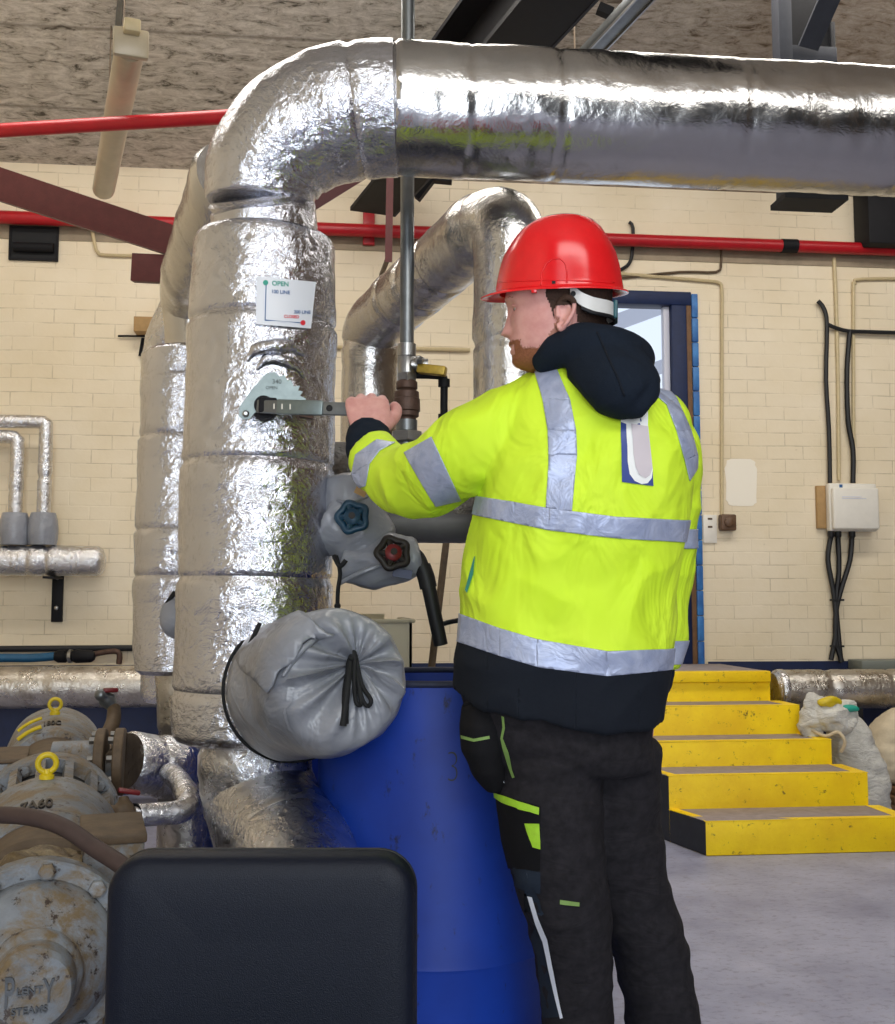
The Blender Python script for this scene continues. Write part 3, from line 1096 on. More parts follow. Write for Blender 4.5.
for y in (600, 646):
    link('cable_tie', mesh(box((at(834, y, YW).x - .035, YW - .055, at(834, y, YW).z - .006), (at(834, y, YW).x + .04, YW - .016, at(834, y, YW).z + .006))), 'black', lc)
q0, q1 = at(726, 506, YW), at(756, 459, YW)
n = 12
pv = [Vector((q0.x + (q1.x - q0.x) * (0.5 + 0.5 * math.copysign(abs(math.cos(2 * math.pi * k / 28)) ** .35, math.cos(2 * math.pi * k / 28))) + .006 * math.sin(k * 2.3), YW - .001, q0.z + (q1.z - q0.z) * (0.5 + 0.5 * math.copysign(abs(math.sin(2 * math.pi * k / 28)) ** .35, math.sin(2 * math.pi * k / 28))))) for k in range(28)]
simple('paper_sheet', prism(pv, Vector((0, -.002, 0))), 'patch', 'blank pale sheet stuck on the wall right of the doorway', 'paper')
q0, q1 = at(703, 543, YW), at(716, 515, YW)
so = thing('wall_notice', 'small white wall plate between the blue doorway edge and the brown box', 'plate', (q0.x, YW, q0.z))
link('plate', mesh(box((q0.x, YW - .012, q0.z), (q1.x, YW - .001, q1.z), .003)), 'box_white', so)
for y_ in (519, 527):
    z = at(709, y_, YW).z
    link('mark', mesh(box(((q0.x + q1.x) / 2 - .014, YW - .0135, z - .006), ((q0.x + q1.x) / 2 + .014, YW - .0115, z + .006))), 'brown_iron', so)
q0, q1 = at(718, 531, YW), at(733, 515, YW)
jb = thing('junction_box', 'brown junction box at the foot of the cream conduit', 'junction box', (q0.x, YW, q0.z))
link('case', mesh(box((q0.x, YW - .06, q0.z), (q1.x, YW - .001, q1.z), .01, 3)), 'brown_box', jb)
link('knob', mesh(revolve([(0, .03), (.012, .03), (.02, .02)], Vector(((q0.x + q1.x) / 2, YW - .06, (q0.z + q1.z) / 2)), (0, -1, 0), 20)), 'brown_box', jb)
simple('wall_conduit', wtube([(90, 218), (95, 245), (98, 252), (106, 255), (160, 256)], .01, .014), 'conduit', 'thin cream conduit curving on the wall behind the maroon brace', 'conduit')
simple('wall_conduit', wtube([(330, 347), (470, 350)], .012, .016), 'conduit', 'thin cream conduit across the wall behind the brass valve lever', 'conduit')
sb = thing('wall_clip', 'small rusty stub bracket with a thin rod on the wall left of the foil column', 'bracket', at(145, 330, YW))
q0, q1 = at(137, 336, YW), at(160, 322, YW)
link('stub', mesh(box((q0.x, YW - .12, q0.z), (q1.x, YW - .001, q1.z), .004)), 'tan', sb)
link('rod', mesh(tube([at(118, 336, YW - .02), at(150, 336, YW - .02)], .006, 6)), 'black_steel', sb)
link('stay', mesh(tube([at(143, 338, YW - .02), at(140, 356, YW - .02)], .01, 6)), 'black_steel', sb)

# pale tank and rod behind the drum
yt_ = 3.35
x0, x1 = at(318, 640, yt_).x, at(412, 640, yt_).x
zt_ = at(380, 619, yt_).z
tk = thing('plastic_tank', 'cloudy cream open plastic tank standing behind the blue drum', 'tank', ((x0 + x1) / 2, yt_, 0))
th = .008
link('shell', mesh(add(box((x0, yt_, 0), (x1, yt_ + th, zt_)), box((x0, yt_ + .5, 0), (x1 - .06, yt_ + .5 + th, zt_ + .012)), box((x0, yt_, 0), (x0 + th, yt_ + .5, zt_)), box((x1 - th, yt_, 0), (x1, yt_ + .5, zt_)), box((x0, yt_, 0), (x1, yt_ + .5, th)))), 'tank', tk)
link('rim', mesh(add(box((x0 - .01, yt_ - .012, zt_ - .012), (x1 + .01, yt_ + .016, zt_), .004), box((x1 - .016, yt_, zt_ - .012), (x1 + .01, yt_ + .5, zt_), .004))), 'tank', tk)
pb, pt_ = at(431, 672, 3.75), at(447, 535, 3.9)
dv = pb - pt_
simple('steel_rod', tube([pt_ - dv * .15, pb, pt_ + dv * (pt_.z / (pt_.z - pb.z))], .013, 10), 'brown_iron', 'thin brown rod leaning behind the black hose', 'rod')

# sacks at the right
def sack(name, c, hw, hd, h, lean, mat, label, seed):
    rings = []
    n = 26
    for i in range(n + 1):
        t_ = i / n
        z = h * t_
        k = (0.9 + 0.14 * math.sin(math.pi * min(1, t_ * 1.25))) * (1 - 0.55 * max(0, (t_ - .78) / .22) ** 1.5)
        if t_ < .06:
            k *= 0.8 + 0.2 * t_ / .06
        ring = []
        for j in range(40):
            a = 2 * math.pi * j / 40
            ca, sa = math.cos(a), math.sin(a)
            p = Vector((math.copysign(abs(ca) ** .8, ca) * hw * k, math.copysign(abs(sa) ** .8, sa) * hd * k * (1 - .35 * max(0, (t_ - .7) / .3)), z)) + Vector(lean) * t_ ** 1.4
            q = p + c
            p += Vector((ca, sa, 0.3)) * (nz3(q, 9, seed) * .018 + nz3(Vector((q.x * .5, q.y * .5, q.z * 2)), 16, seed) * .012)
            ring.append(c + p)
        rings.append(ring)
    return link('bag', mesh(loft(rings)), mat, name)


c = Vector((at(864, 700, 5.46).x, 5.46, 0))
sk = thing('woven_sack', 'white woven sack with yellow and green print beside the yellow steps', 'sack', c)
hs = at(845, 712, 5.4).z
sack(sk, c, .125, .115, hs, (-.125, 0, 0), 'sack', '', 1)
DS = 5.52
link('sack_mouth', mesh(fused(add(tube([P(844, 722, DS), P(830, 714, DS - .02), P(816, 708, DS), P(808, 700, DS)], [.07, .07, .05, .03], 20, 4), tube([P(818, 708, DS), P(811, 722, DS), P(809, 742, DS + .03)], [.05, .05, .035], 20, 4), tube([P(836, 712, DS), P(852, 712, DS)], .045, 20)), .010, 2, .5, lambda p, n: (1 - 2 * abs(nz3(p, 13, 3))) * .022 + nz3(p, 30) * .006)), 'sack', sk)
link('printed_flap', mesh(fused(sphere(P(829, 703, DS - .055), .06, sc=(1.05, .5, .5)), .008, 3, .5, lambda p, n: nz3(p, 22, 3) * .014)), 'yellow_metal', sk, label='yellow printed patch')
link('printed_flap', mesh(fused(sphere(P(850, 709, DS - .06), .045, sc=(1.2, .5, .4)), .007, 3, .5, lambda p, n: nz3(p, 22, 3) * .012)), 'ink_green', sk, label='green printed patch')
link('tie', mesh(tube([P(812, 730, DS - .04), P(826, 736, DS - .09), P(838, 732, DS - .12), P(845, 742, DS - .14), P(841, 752, DS - .12)], .008, 8, 4)), 'sack_tan', sk)
c2 = Vector((at(834, 700, 5.66).x, 5.68, 0))
s3 = thing('woven_sack', 'grey woven sack squeezed between the steps and the white printed sack', 'sack', c2)
sack(s3, c2, .085, .08, at(830, 738, 5.6).z, (-.03, 0, 0), 'sack', '', 9)
c = Vector((at(915, 700, 5.6).x, 5.75, 0.12))
s2 = thing('cloth_sack', 'tan cloth sack slumped on planks at the right edge', 'sack', c)
sack(s2, c, .2, .15, at(895, 711, 5.6).z - .12, (.03, 0, 0), 'sack_tan', '', 6)
pl = thing('timber_stack', 'short timber planks under the tan sack', 'planks', (c.x, 5.7, 0))
for i, z in enumerate((0.0, .04, .08)):
    link('plank', mesh(box((c.x - .2 + .03 * i, 5.56 - .03 * i, z), (c.x + .5, 5.92, z + .036), .003)), 'wood', pl)
# ================================================================ the lagged pipework
# overhead pipe and its elbow
YP = P(420, 110, 2.79).y
zp = P(420, 110, 2.79).z
a1 = at(895, 136, YP)
e0 = P(420, 110, 2.79)
hd = thing('overhead_pipe', 'huge shiny foil-lagged pipe crossing overhead above the worker', 'pipe', e0)
far = Vector((a1.x + 0.9, YP, zp))
link('lagging', mesh(lagged([far, Vector((a1.x, YP, zp)), P(660, 122, 2.85).lerp(Vector((P(660, 122, 2.85).x, YP, zp)), 1), e0, P(392, 108.5, 2.785)], [.163] * 4 + [.164], 1, 96, .011, .0035, (.2, .43, .62, .83, .93), tape=.001, rnd=.01)), 'foil_header', hd)
link('elbow', mesh(lagged([P(398, 109, 2.786), P(372, 110, 2.785), P(340, 114.5, 2.785), P(306, 127, 2.785), P(279, 148, 2.785), P(265, 172, 2.785), P(260.5, 190, 2.785), P(259.5, 204, 2.785)], [.166, .168, .166, .16, .153, .147, .139, .134], 6, 96, .009, .005, (.3, .62), rnd=.01)), 'foil', hd)

# tall lagged riser below it
ct, cb_ = P(265, 236, 2.785), P(250.5, 742, 2.70)
cx_ = (ct.x + cb_.x) / 2
cy_ = (ct.y + cb_.y) / 2
ct = Vector((P(265, 236, 2.785).x, cy_, ct.z))
cb_ = Vector((P(250.5, 742, 2.7).x, cy_, cb_.z))
rv = thing('lagged_riser', 'tall crinkled foil-lagged riser with the lever the worker is holding', 'pipe', Vector((cb_.x, cy_, 0)))
link('lagging', mesh(lagged([ct, ct.lerp(cb_, .33), ct.lerp(cb_, .66), cb_], [.18, .186, .189, .189], 6, 120, .0085, .0045, (.21, .49, .715, .93), rnd=.035)), 'foil', rv)
link('upper_neck', mesh(lagged([P(259.5, 195, 2.785), Vector((ct.x - .005, cy_, ct.z + .05)), ct - Vector((0, 0, .04))], [.133, .133, .134], 4, 96, .009, .003, (.4,))), 'foil', rv)
lo0 = Vector((cb_.x + .015, cy_, cb_.z + .04))
el = [lo0, P(256, 768, 2.71), P(260, 795, 2.68), P(272, 826, 2.60), P(290, 852, 2.49), P(301, 886, 2.36), P(312, 950, 2.17)]
el[1].y = cy_
link('lower_elbow', mesh(lagged(el, [.136, .136, .137, .14, .14, .138, .136], 6, 80, .01, .003, (.12, .2, .6), rnd=.01)), 'foil_small', rv)
fe = el[-1]
fd = (el[-1] - el[-2]).normalized()
link('pipe_flange', mesh(revolve([(0, .06), (0, .15), (.025, .15), (.027, .15), (.052, .15), (.052, .06)], fe - fd * .01, fd, 40)), 'brown_iron', rv)
link('pipe_foot', mesh(tube([fe - Vector((0, -.05, .1)), Vector((fe.x, fe.y + .05, 0))], .03, 16)), 'brown_iron', rv)
# puckered foil round the valve spindle
def on_col(px, py, off=0.0):
    """Point on the riser's front surface seen at that direction."""
    r = ray(px, py)
    o = CAMP
    k = 0
    t_ = 2.2
    for _ in range(60):
        p = o + r * t_
        f = (p.z - cb_.z) / (ct.z - cb_.z)
        c = cb_.lerp(ct, f)
        R = .189 - .009 * f + off
        dd_ = math.hypot(p.x - c.x, p.y - c.y) - R
        if abs(dd_) < 1e-4:
            break
        t_ += dd_ * .9
    return o + r * t_
pk = [on_col(x, y, .004) for x, y in [(252, 372), (262, 352), (282, 347), (300, 353), (307, 372)]]
link('foil_pucker', mesh(tube([on_col(247, 360, .0), on_col(256, 351, .006), on_col(272, 346, .012), on_col(290, 347, .012), on_col(303, 354, .004)], [.006, .014, .018, .014, .005], 14, 5, disp=lambda q: nz3(q, 40) * .006)), 'foil', rv)
link('foil_pucker', mesh(tube([on_col(256, 370, .0), on_col(266, 361, .004), on_col(280, 360, .008), on_col(296, 366, .004), on_col(303, 378, 0)], [.005, .012, .015, .012, .005], 14, 5, disp=lambda q: nz3(q, 45) * .005)), 'foil', rv)
# toothed quadrant plate, spindle and lever
DP = on_col(270, 400).y - .045
def onp(px, py, off=0.0):
    return at(px, py, DP - off)
out = [(239, 416), (240, 407), (252, 390), (266, 374), (275, 372.5), (280, 377), (284, 375), (288, 381), (291, 380), (294, 387), (300, 386), (298, 391), (303, 392), (300, 396), (306, 399), (303, 404), (304, 409), (285, 411), (262, 411), (255, 413), (250, 419), (243, 420)]
qp = link('quadrant_plate', mesh(prism([onp(x, y, -.005) for x, y in out], Vector((0, -.006, 0)))), 'plate', rv)
def flat_text(body, px0, py0, px1, depth, mat, par, D, name='writing', bold=0.0):
    V, F = text_mesh(body, 1.0, 0.0, 0)
    w_ = max(v.x for v in V) - min(v.x for v in V)
    a, b = at(px0, py0, D), at(px1, py0, D)
    s = (b - a).length / w_
    V = [Vector((a.x + (v.x) * s, D, a.z + v.y * s)) for v in V]
    return link(name, mesh((V, F)), mat, par, 180)
flat_text('340', 272, 383.5, 281, 0, 'ink_black', qp, DP - .0025)
flat_text('OPEN', 265.5, 389, 277, 0, 'ink_black', qp, DP - .0025)
for (x, y, r_) in [(246, 414, .008), (264, 405, .009)]:
    link('bolt', mesh(revolve([(0, r_), (.006, r_), (.01, r_ * .5)], onp(x, y, .001), (0, -1, 0), 14)), 'steel', qp)
link('spindle', mesh(revolve([(-.06, .03), (.0, .03), (.0, .022), (.016, .022)], onp(264, 406, 0), (0, -1, 0), 20)), 'black_steel', rv)
link('stop_block', mesh(add(bar(onp(300, 411, -.03), onp(314, 413, -.03), .03, .03, up=Vector((0, -1, 0))))), 'rust', rv)
la, lb = at(257, 406.5, DP - .016), P(393, 410.5, 2.452)
lv = link('lever', mesh(bar(la, lb, .011, .030, bev=.003)), 'galv', rv)
ld = (lb - la).normalized()
ln = ld.cross(Vector((0, 0, 1))).normalized()
if ln.y > 0:
    ln = -ln
link('lever_block', mesh(bar(at(259, 405.5, DP - .012), at(277, 406.5, DP - .012), .03, .036, bev=.004)), 'black_steel', lv)
link('lever_socket', mesh(bar(la + ld * .05 + ln * .004, la + ld * .16 + ln * .004, .012, .034, bev=.003)), 'plate', lv)
hb = la.lerp(lb, .545)
link('lever_hole', mesh(revolve([(-.001, .0075), (.0075, .0075)], hb, ln, 16)), 'void', lv)
for k in (.14, .2, .26):
    link('lever_stamp', mesh(bar(la.lerp(lb, k) + ln * .0102 - Vector((0, 0, .006)), la.lerp(lb, k) + ln * .0102 + Vector((0, 0, .006)), .001, .003, up=ld)), 'box_white', lv)
# printed label wrapped on the lagging
def wrap(poly_px, off, mat, name, par, nsub=1):
    """Sheet patch bent round the riser: quad given by its corner directions, subdivided."""
    (ax, ay), (bx, by), (cx2, cy2), (dx, dy) = poly_px
    n, m = 14, 10
    V, F = [], []
    for i in range(m + 1):
        for j in range(n + 1):
            u, v = j / n, i / m
            x = (ax * (1 - u) + bx * u) * (1 - v) + (dx * (1 - u) + cx2 * u) * v
            y = (ay * (1 - u) + by * u) * (1 - v) + (dy * (1 - u) + cy2 * u) * v
            V.append(on_col(x, y, off))
    for i in range(m):
        for j in range(n):
            q = i * (n + 1) + j
            F.append((q, q + n + 1, q + n + 2, q + 1))
    return link(name, mesh((V, F)), mat, par)
lab = wrap([(256.5, 276), (316, 282), (311, 328.5), (256, 324)], .0125, 'sticker', 'label_sheet', rv)
def lab_pt(x, y, off=.0105):
    return on_col(x, y, off)
def wrap_poly(pts, mat, off=.0140, name='print'):
    V = [on_col(x, y, off) for x, y in pts]
    return link(name, mesh((V, [tuple(range(len(V)))])), mat, lab, 180)
def wrap_text(body, px0, py0, px1, mat, slope=.07, bold=0.02):
    V, F = text_mesh(body, 1.0, 0.0, bold)
    x0, x1 = min(v.x for v in V), max(v.x for v in V)
    s = (px1 - px0) / (x1 - x0)
    V = [on_col(px0 + (v.x - x0) * s, py0 + slope * (v.x - x0) * s - v.y * s, .0143) for v in V]
    return link('writing', mesh((V, F)), mat, lab, 180)
wrap_poly([(265.6 + 2.7 * math.cos(k * .5236), 282.6 + 2.7 * math.sin(k * .5236)) for k in range(12)], 'ink_green')
wrap_poly([(303 + 2.6 * math.cos(k * .5236), 322.7 + 2.6 * math.sin(k * .5236)) for k in range(12)], 'ink_red')
wrap_poly([(265.6, 285), (266.6, 285), (265.6, 319.6), (264.6, 320.4)], 'ink_blue')
wrap_poly([(264.6, 319.4), (283, 321.2), (300.5, 322.3), (300.5, 323.2), (283, 322.2), (264.6, 320.6)], 'ink_blue')
wrap_text('OPEN', 272, 285.2, 288.5, 'ink_green')
wrap_text('100 LINE', 272, 293, 290, 'ink_blue')
wrap_text('200 LINE', 294, 313.2, 310.5, 'ink_blue', .03)
wrap_text('CLOSED', 284, 317.6, 299, 'ink_red', .04)

# gathered valve jackets on the riser
vj = thing('valve_jacket', 'large silver-grey cloth valve jacket gathered by a black drawstring on the riser', 'valve jacket', P(320, 690, 2.45))
e_c = P(346, 680, 2.20)
b_c = P(292, 690, 2.56)
ax = (e_c - b_c).normalized()
uu = ax.cross(Vector((0, 0, 1))).normalized()
vv = uu.cross(ax).normalized()
L = (e_c - b_c).length
rings = []
N = 132
prof = [(0.0, .163), (.05, .168), (.12, .165), (.2, .161), (.28, .158), (.335, .15), (.36, .134), (.370, .112), (.372, .088), (.368, .062), (.360, .040), (.348, .022), (.338, .013)]
k = L / .372
pp, rr = crom([Vector((x, 0, 0)) for x, _ in prof], [r * .95 for _, r in prof], 4)
for i, (p_, r_) in enumerate(zip(pp, rr)):
    ring = []
    t_ = i / (len(pp) - 1)
    for j in range(N):
        a = 2 * math.pi * j / N
        g = max(0, (t_ - .42) / .58)
        fold = (1 - 2 * abs(math.sin(4.5 * a + 1.1 * math.sin(2 * a)))) * .75 + (1 - 2 * abs(math.sin(8.5 * a + 1.3 * math.sin(3 * a)))) * .3
        ampf = .024 * min(1, g * 1.6) * min(1, r_ / .07)
        q = b_c + ax * (p_.x * k + (fold * ampf if g > 0 else 0)) + (uu * math.cos(a) + vv * math.sin(a)) * (r_ + .5 * fold * ampf * (1 if r_ > .05 else .3))
        q += (uu * -.03 + vv * .03) * max(0, min(1, (.15 - r_) / .13)) ** 1.2
        nn_ = nz3(q, 9) * .012 + nz3(q, 24) * .004
        q += (uu * math.cos(a) + vv * math.sin(a)) * nn_ * (1 if r_ > .06 else .2)
        ring.append(q)
    rings.append(ring)
jcov = link('cover', mesh(loft(rings)), 'jacket_cloth', vj, 80)
jbv = bvh_of(jcov.data)
kn = b_c + ax * (.338 * k) + vv * .0
def jp(px, py, d):
    return P(px, py, d)
def onj(px, py, off):
    r = ray(px, py).normalized()
    h = jbv.ray_cast(CAMP, r)
    if h[0] is None:
        return jbv.find_nearest(CAMP + r * 2.3)[0] - r * off
    return h[0] - r * off


for pts, r_, o_ in ([(352, 657), (350, 668), (346, 690), (345, 724)], .0075, .010), ([(355, 657), (354, 680), (356, 702), (361, 704), (359, 690), (356, 665)], .0045, .016), ([(356, 658), (362, 685), (371, 700), (367, 706), (361, 695), (357, 668)], .0045, .013), ([(350, 660), (347, 690), (343, 726)], .007, .012):
    link('drawstring', mesh(tube([onj(x, y, o_) for x, y in pts], r_, 10, 6)), 'cord', vj)
link('drawstring_knot', mesh(fused(add(sphere(onj(353, 659, .012), .013, sc=(.8, .8, 1.6)), sphere(onj(350, 668, .012), .012, sc=(.8, .8, 1.8))), .003, 3)), 'cord', vj)
# overlap flap at the upper left, with dark hook-and-loop edges
fl_ = drape([(241, 662), (262, 642), (285, 626), (303, 617), (318, 624), (336, 633), (318, 637), (303, 648), (292, 664), (283, 676), (273, 692), (256, 677)], jbv, .014, 'flap', 'jacket_cloth', vj, 14)
for v in fl_.data.vertices:
    v.co += Vector((nz3(v.co, 11), nz3(v.co, 11, 3), nz3(v.co, 11, 7))) * .006
s_m = fl_.modifiers.new('thickness', 'SOLIDIFY')
s_m.thickness = .006
s_m.offset = -1
link('flap_edge', mesh(tube([onj(x, y, .018) for x, y in [(258, 645), (270, 636), (285, 626), (303, 617), (310, 620)]], .004, 8, 4)), 'cord', vj)
link('flap_edge', mesh(tube([P(240, 665, 2.42), P(250, 644, 2.42), P(260, 623, 2.43)], .0055, 8, 4)), 'cord', vj)
link('cuff_fold', mesh(tube([onj(x, y, .004) for x, y in [(283, 676), (292, 662), (304, 648), (316, 639), (326, 636)]], [.004, .006, .007, .006, .003], 10, 5)), 'jacket_cloth', vj)
tb_ = drape([(288, 686), (294, 686), (293, 702), (287, 709), (291, 725), (296, 732), (290, 728), (285, 712), (287, 700)], jbv, .006, 'strap_tab', 'jacket_cloth', vj, 6)
link('hem_cord', mesh(tube([b_c + (uu * math.cos(a) + vv * math.sin(a)) * .163 + ax * .01 for a in [2 * math.pi * i / 48 for i in range(49)]], .004, 8)), 'cord', vj)
link('branch_stub', mesh(tube([b_c - ax * .12, b_c + ax * .1], .12, 32)), 'foil_small', rv)

# smaller jackets with hand wheels at the right of the riser
sv = thing('valve_jacket', 'small grey cloth jacket on the riser side with blue and red hand wheels', 'valve jacket', P(370, 540, 2.72))
d = 2.72
link('cover', mesh(fused(add(tube([P(344, 476, d), P(350, 500, d), P(362, 540, d), P(368, 562, d)], [.05, .075, .083, .07], 28, 6), tube([P(326, 520, d), P(350, 530, d)], [.085, .08], 28)), .008, 4, .5, lambda p, n: nz3(p, 14) * .010 + nz3(p, 40) * .003)), 'jacket_cloth', sv, 80)
link('cover', mesh(fused(add(tube([P(345, 558, d - .02), P(375, 562, d - .03), P(400, 558, d - .04), P(420, 555, d - .04)], [.058, .062, .06, .048], 28, 6)), .008, 4, .5, lambda p, n: nz3(p, 15, 4) * .010 + nz3(p, 40) * .003)), 'jacket_cloth', sv, 80)
link('seam_strap', mesh(tube([P(340, 583, d - .06), P(362, 572, d - .1), P(392, 560, d - .08), P(396, 546, d - .06)], .006, 8, 5)), 'jacket_cloth', sv)
link('seam_strap', mesh(tube([P(336, 500, d - .06), P(350, 502, d - .09), P(368, 496, d - .06)], .004, 8, 5)), 'jacket_cloth', sv)
def hand_wheel(c, R, axis, rim_mat, hub_mat, par, lobes):
    axis = Vector(axis).normalized()
    a = Vector((0, 0, 1))
    u = axis.cross(a).normalized()
    v = axis.cross(u)
    n = 72
    rings = []
    for i in range(n):
        t_ = 2 * math.pi * i / n
        rr_ = R * (1 + .1 * math.cos(lobes * t_))
        d_ = u * math.cos(t_) + v * math.sin(t_)
        rings.append([c + d_ * (rr_ + .009 * math.cos(x)) + axis * .008 * math.sin(x) for x in [2 * math.pi * j / 10 for j in range(10)]])
    wv = link('hand_wheel', mesh(loft(rings, loop=True)), rim_mat, par)
    for i in range(lobes):
        t_ = 2 * math.pi * i / lobes
        link('spoke', mesh(tube([c, c + (u * math.cos(t_) + v * math.sin(t_)) * R], [.009, .007], 8)), rim_mat, wv)
    link('hub', mesh(revolve([(-.012, .02), (.008, .02), (.014, .012)], c, axis, 18)), hub_mat, wv)
    link('spindle', mesh(tube([c - axis * .09, c + axis * .018], .008, 10)), 'wheel_dark', wv)
hand_wheel(P(352.5, 517, 2.585), .032, (-.12, -1, .15), 'wheel_blue', 'wheel_blue', sv, 5)
hand_wheel(P(393, 553, 2.57), .034, (.1, -1, .2), 'wheel_dark', 'wheel_red', sv, 5)
link('warning_tag', mesh(bar(P(393, 572, 2.60), P(412, 575, 2.60), .003, .02, up=UP)), 'dark_blue', sv)
link('warning_tag', mesh(bar(P(359, 495, 2.62), P(364, 485, 2.62), .003, .028, up=RT)), 'tan', sv)
link('drawstring', mesh(tube([P(336, 556, 2.62), P(340, 572, 2.61), P(338, 590, 2.61), P(337.5, 606, 2.61)], .005, 8, 5)), 'cord', sv)
link('drawstring', mesh(tube([P(334, 556, 2.62), P(340, 566, 2.6), P(346, 560, 2.6)], .006, 8, 5)), 'cord', sv)
link('cord_toggle', mesh(sphere(P(337.5, 606, 2.61), .008, 12, 8)), 'cord', sv)
hs_ = thing('drain_hose', 'black rubber hose hanging from the jacketed valve into the blue drum', 'hose', P(428, 590, 2.66))
link('hose', mesh(tube([P(412, 551, 2.68), P(420, 560, 2.66), P(428, 585, 2.65), P(434, 612, 2.65), P(441, 645, 2.65)], [.014, .016, .0175, .0175, .017], 18, 6)), 'black', hs_)
link('hose_sleeve', mesh(tube([P(422, 566, 2.655), P(426, 577, 2.652), P(428.5, 588, 2.65)], .021, 18, 4)), 'black', hs_)
link('wire', mesh(tube([P(440, 625, 2.66), P(450, 622, 2.66), P(466, 619, 2.62)], .006, 8, 4)), 'black', hs_)

# rear pipes left of the riser
rl = thing('rear_pipe', 'foil-lagged pipe running back from the overhead pipe behind the riser', 'pipe', P(195, 300, 3.7))
zr = P(232, 180, 2.98).z
link('lagging', mesh(lagged([P(236, 175, 2.98), P(218, 222, 3.2), P(203, 265, 3.45), P(197, 284, 3.6), P(195, 299, 3.68), P(194, 318, 3.69), P(194, 360, 3.66)], [.118, .118, .118, .118, .116, .1, .088], 6, 56, .014, .005, (.3, .6))), 'foil_smooth', rl)
rc = thing('rear_riser', 'second foil-lagged riser standing just left behind the tall riser', 'pipe', P(186, 600, 3.55))
t0, t1 = P(190, 352, 3.6), P(181, 674, 3.5)
link('lagging', mesh(lagged([t0, t0.lerp(t1, .3), t0.lerp(t1, .55), t0.lerp(t1, .8), t1], [.148, .15, .156, .154, .146], 5, 72, .011, .006, (.12, .31, .6, .74), rnd=.02)), 'foil', rc)
t2 = P(184, 820, 3.5)
link('lower_pipe', mesh(lagged([t1 + Vector((0, 0, .05)), Vector((t1.x + .02, t1.y, t1.z - .25)), Vector((t1.x + .02, t1.y, 0.0))], [.085, .087, .087], 3, 48, .014, .003, (.3,))), 'foil_dull', rc)
link('tie_cord', mesh(tube([P(176, 414, 3.44), P(171, 425, 3.44), P(170, 438, 3.44)], .007, 8, 4)), 'cord', rc)
link('tie_cord', mesh(tube([P(175, 592, 3.36), P(166, 606, 3.36), P(165, 620, 3.36), P(172, 634, 3.36)], .007, 8, 4)), 'cord', rc)
link('small_jacket', mesh(fused(sphere(P(176, 618, 3.37), .055, sc=(.9, .8, 1.2)), .008, 3, .5, lambda p, n: nz3(p, 20) * .006)), 'jacket_cloth', rc)
tp_ = thing('wall_riser', 'pale foil-lagged bend close to the wall behind the second riser', 'pipe', P(168, 360, 4.6))
link('lagging', mesh(lagged([P(200, 285, 4.5), P(184, 318, 4.55), P(172, 345, 4.6), P(169, 370, 4.6), P(169, 420, 4.6), P(169, 560, 4.6), P(169, 700, 4.6)], .115, 5, 48, .018, .004, (.2, .5))), 'foil_small', tp_)

# rear pipes right: near riser, sloping run and far drop
rr0 = thing('rear_pipe', 'foil-lagged pipe bending down behind the red helmet and running back to the wall side', 'pipe', P(510, 300, 3.0))
link('lagging', mesh(lagged([P(509, 520, 2.93), P(510, 420, 2.96), P(511, 300, 2.99), P(511, 262, 2.99), P(508, 236, 3.0), P(497, 226, 3.04), P(478, 233, 3.12), P(455, 253, 3.26), P(420, 284, 3.48), P(390, 310, 3.7), P(377, 322, 3.8), P(371, 337, 3.86), P(370.5, 356, 3.86), P(370, 400, 3.85), P(369, 480, 3.84), P(368, 560, 3.83)], [.098, .1, .101, .102, .104, .105, .104, .102, .101, .101, .101, .1, .1, .1, .1, .1], 5, 64, .012, .004, (.1, .2, .36, .47, .53, .59, .72))), 'foil_smooth', rr0)
dh = thing('dusty_pipe', 'dusty dark grey lagged pipe behind the worker\'s raised forearm', 'pipe', P(420, 518, 3.0))
a, b = P(342, 512, 3.02), P(560, 522, 3.1)
b.z = a.z
link('lagging', mesh(lagged([a, a.lerp(b, .5), b, b + (b - a) * .3], .062, 3, 48, .014, .003, (.4,))), 'foil_grey', dh)
link('lower_skin', mesh(lagged([a + Vector((.1, -.02, -.035)), b + Vector((0, -.02, -.035))], .05, 1, 40, .014, .002)), plain('grey_pvc_jacket', '5A5A5C', .5, 0, .2, 20), dh)
link('dirty_joint', mesh(fused(add(tube([P(340, 442, 3.1), P(341, 480, 3.1)], .055, 24), sphere(P(352, 470, 3.08), .05)), .01, 4, .5, lambda p, n: nz3(p, 16) * .01)), 'foil_grey', dh)

# thin galvanised pipe with union, and the brass-handled cock
gp = thing('galvanised_pipe', 'thin grey vertical pipe with rusty union fittings behind the overhead pipe', 'pipe', P(407, 340, 3.08))
D = 3.08
gx = P(407, 300, D)
ztop, zbot = zceil(gx.y) - .003, P(407, 350, D).z
link('pipe', mesh(tube([Vector((gx.x, gx.y, ztop)), Vector((gx.x, gx.y, zbot))], .0195, 20)), 'galv', gp)
def zz_(y):
    return P(407, y, D).z - P(407, 345, D).z
z0 = P(407, 345, D).z
link('coupling', mesh(revolve([(0, .0245), (.001, .026), (.035, .0255), (.036, .0235), (.04, .026), (.085, .026), (.086, .024)], Vector((gx.x, gx.y, z0)), (0, 0, -1), 24)), 'steel', gp)
link('hex_nut', mesh(revolve([(0, .026), (0, .029), (.028, .029), (.03, .024)], Vector((gx.x, gx.y, z0 - .084)), (0, 0, -1), 6)), 'steel', gp)
link('union', mesh(revolve([(0, .026), (.005, .03), (.022, .03), (.026, .025), (.032, .034), (.05, .035), (.052, .037), (.085, .038), (.088, .034), (.1, .034), (.105, .026), (.118, .026)], Vector((gx.x, gx.y, z0 - .104)), (0, 0, -1), 28)), 'rust', gp)
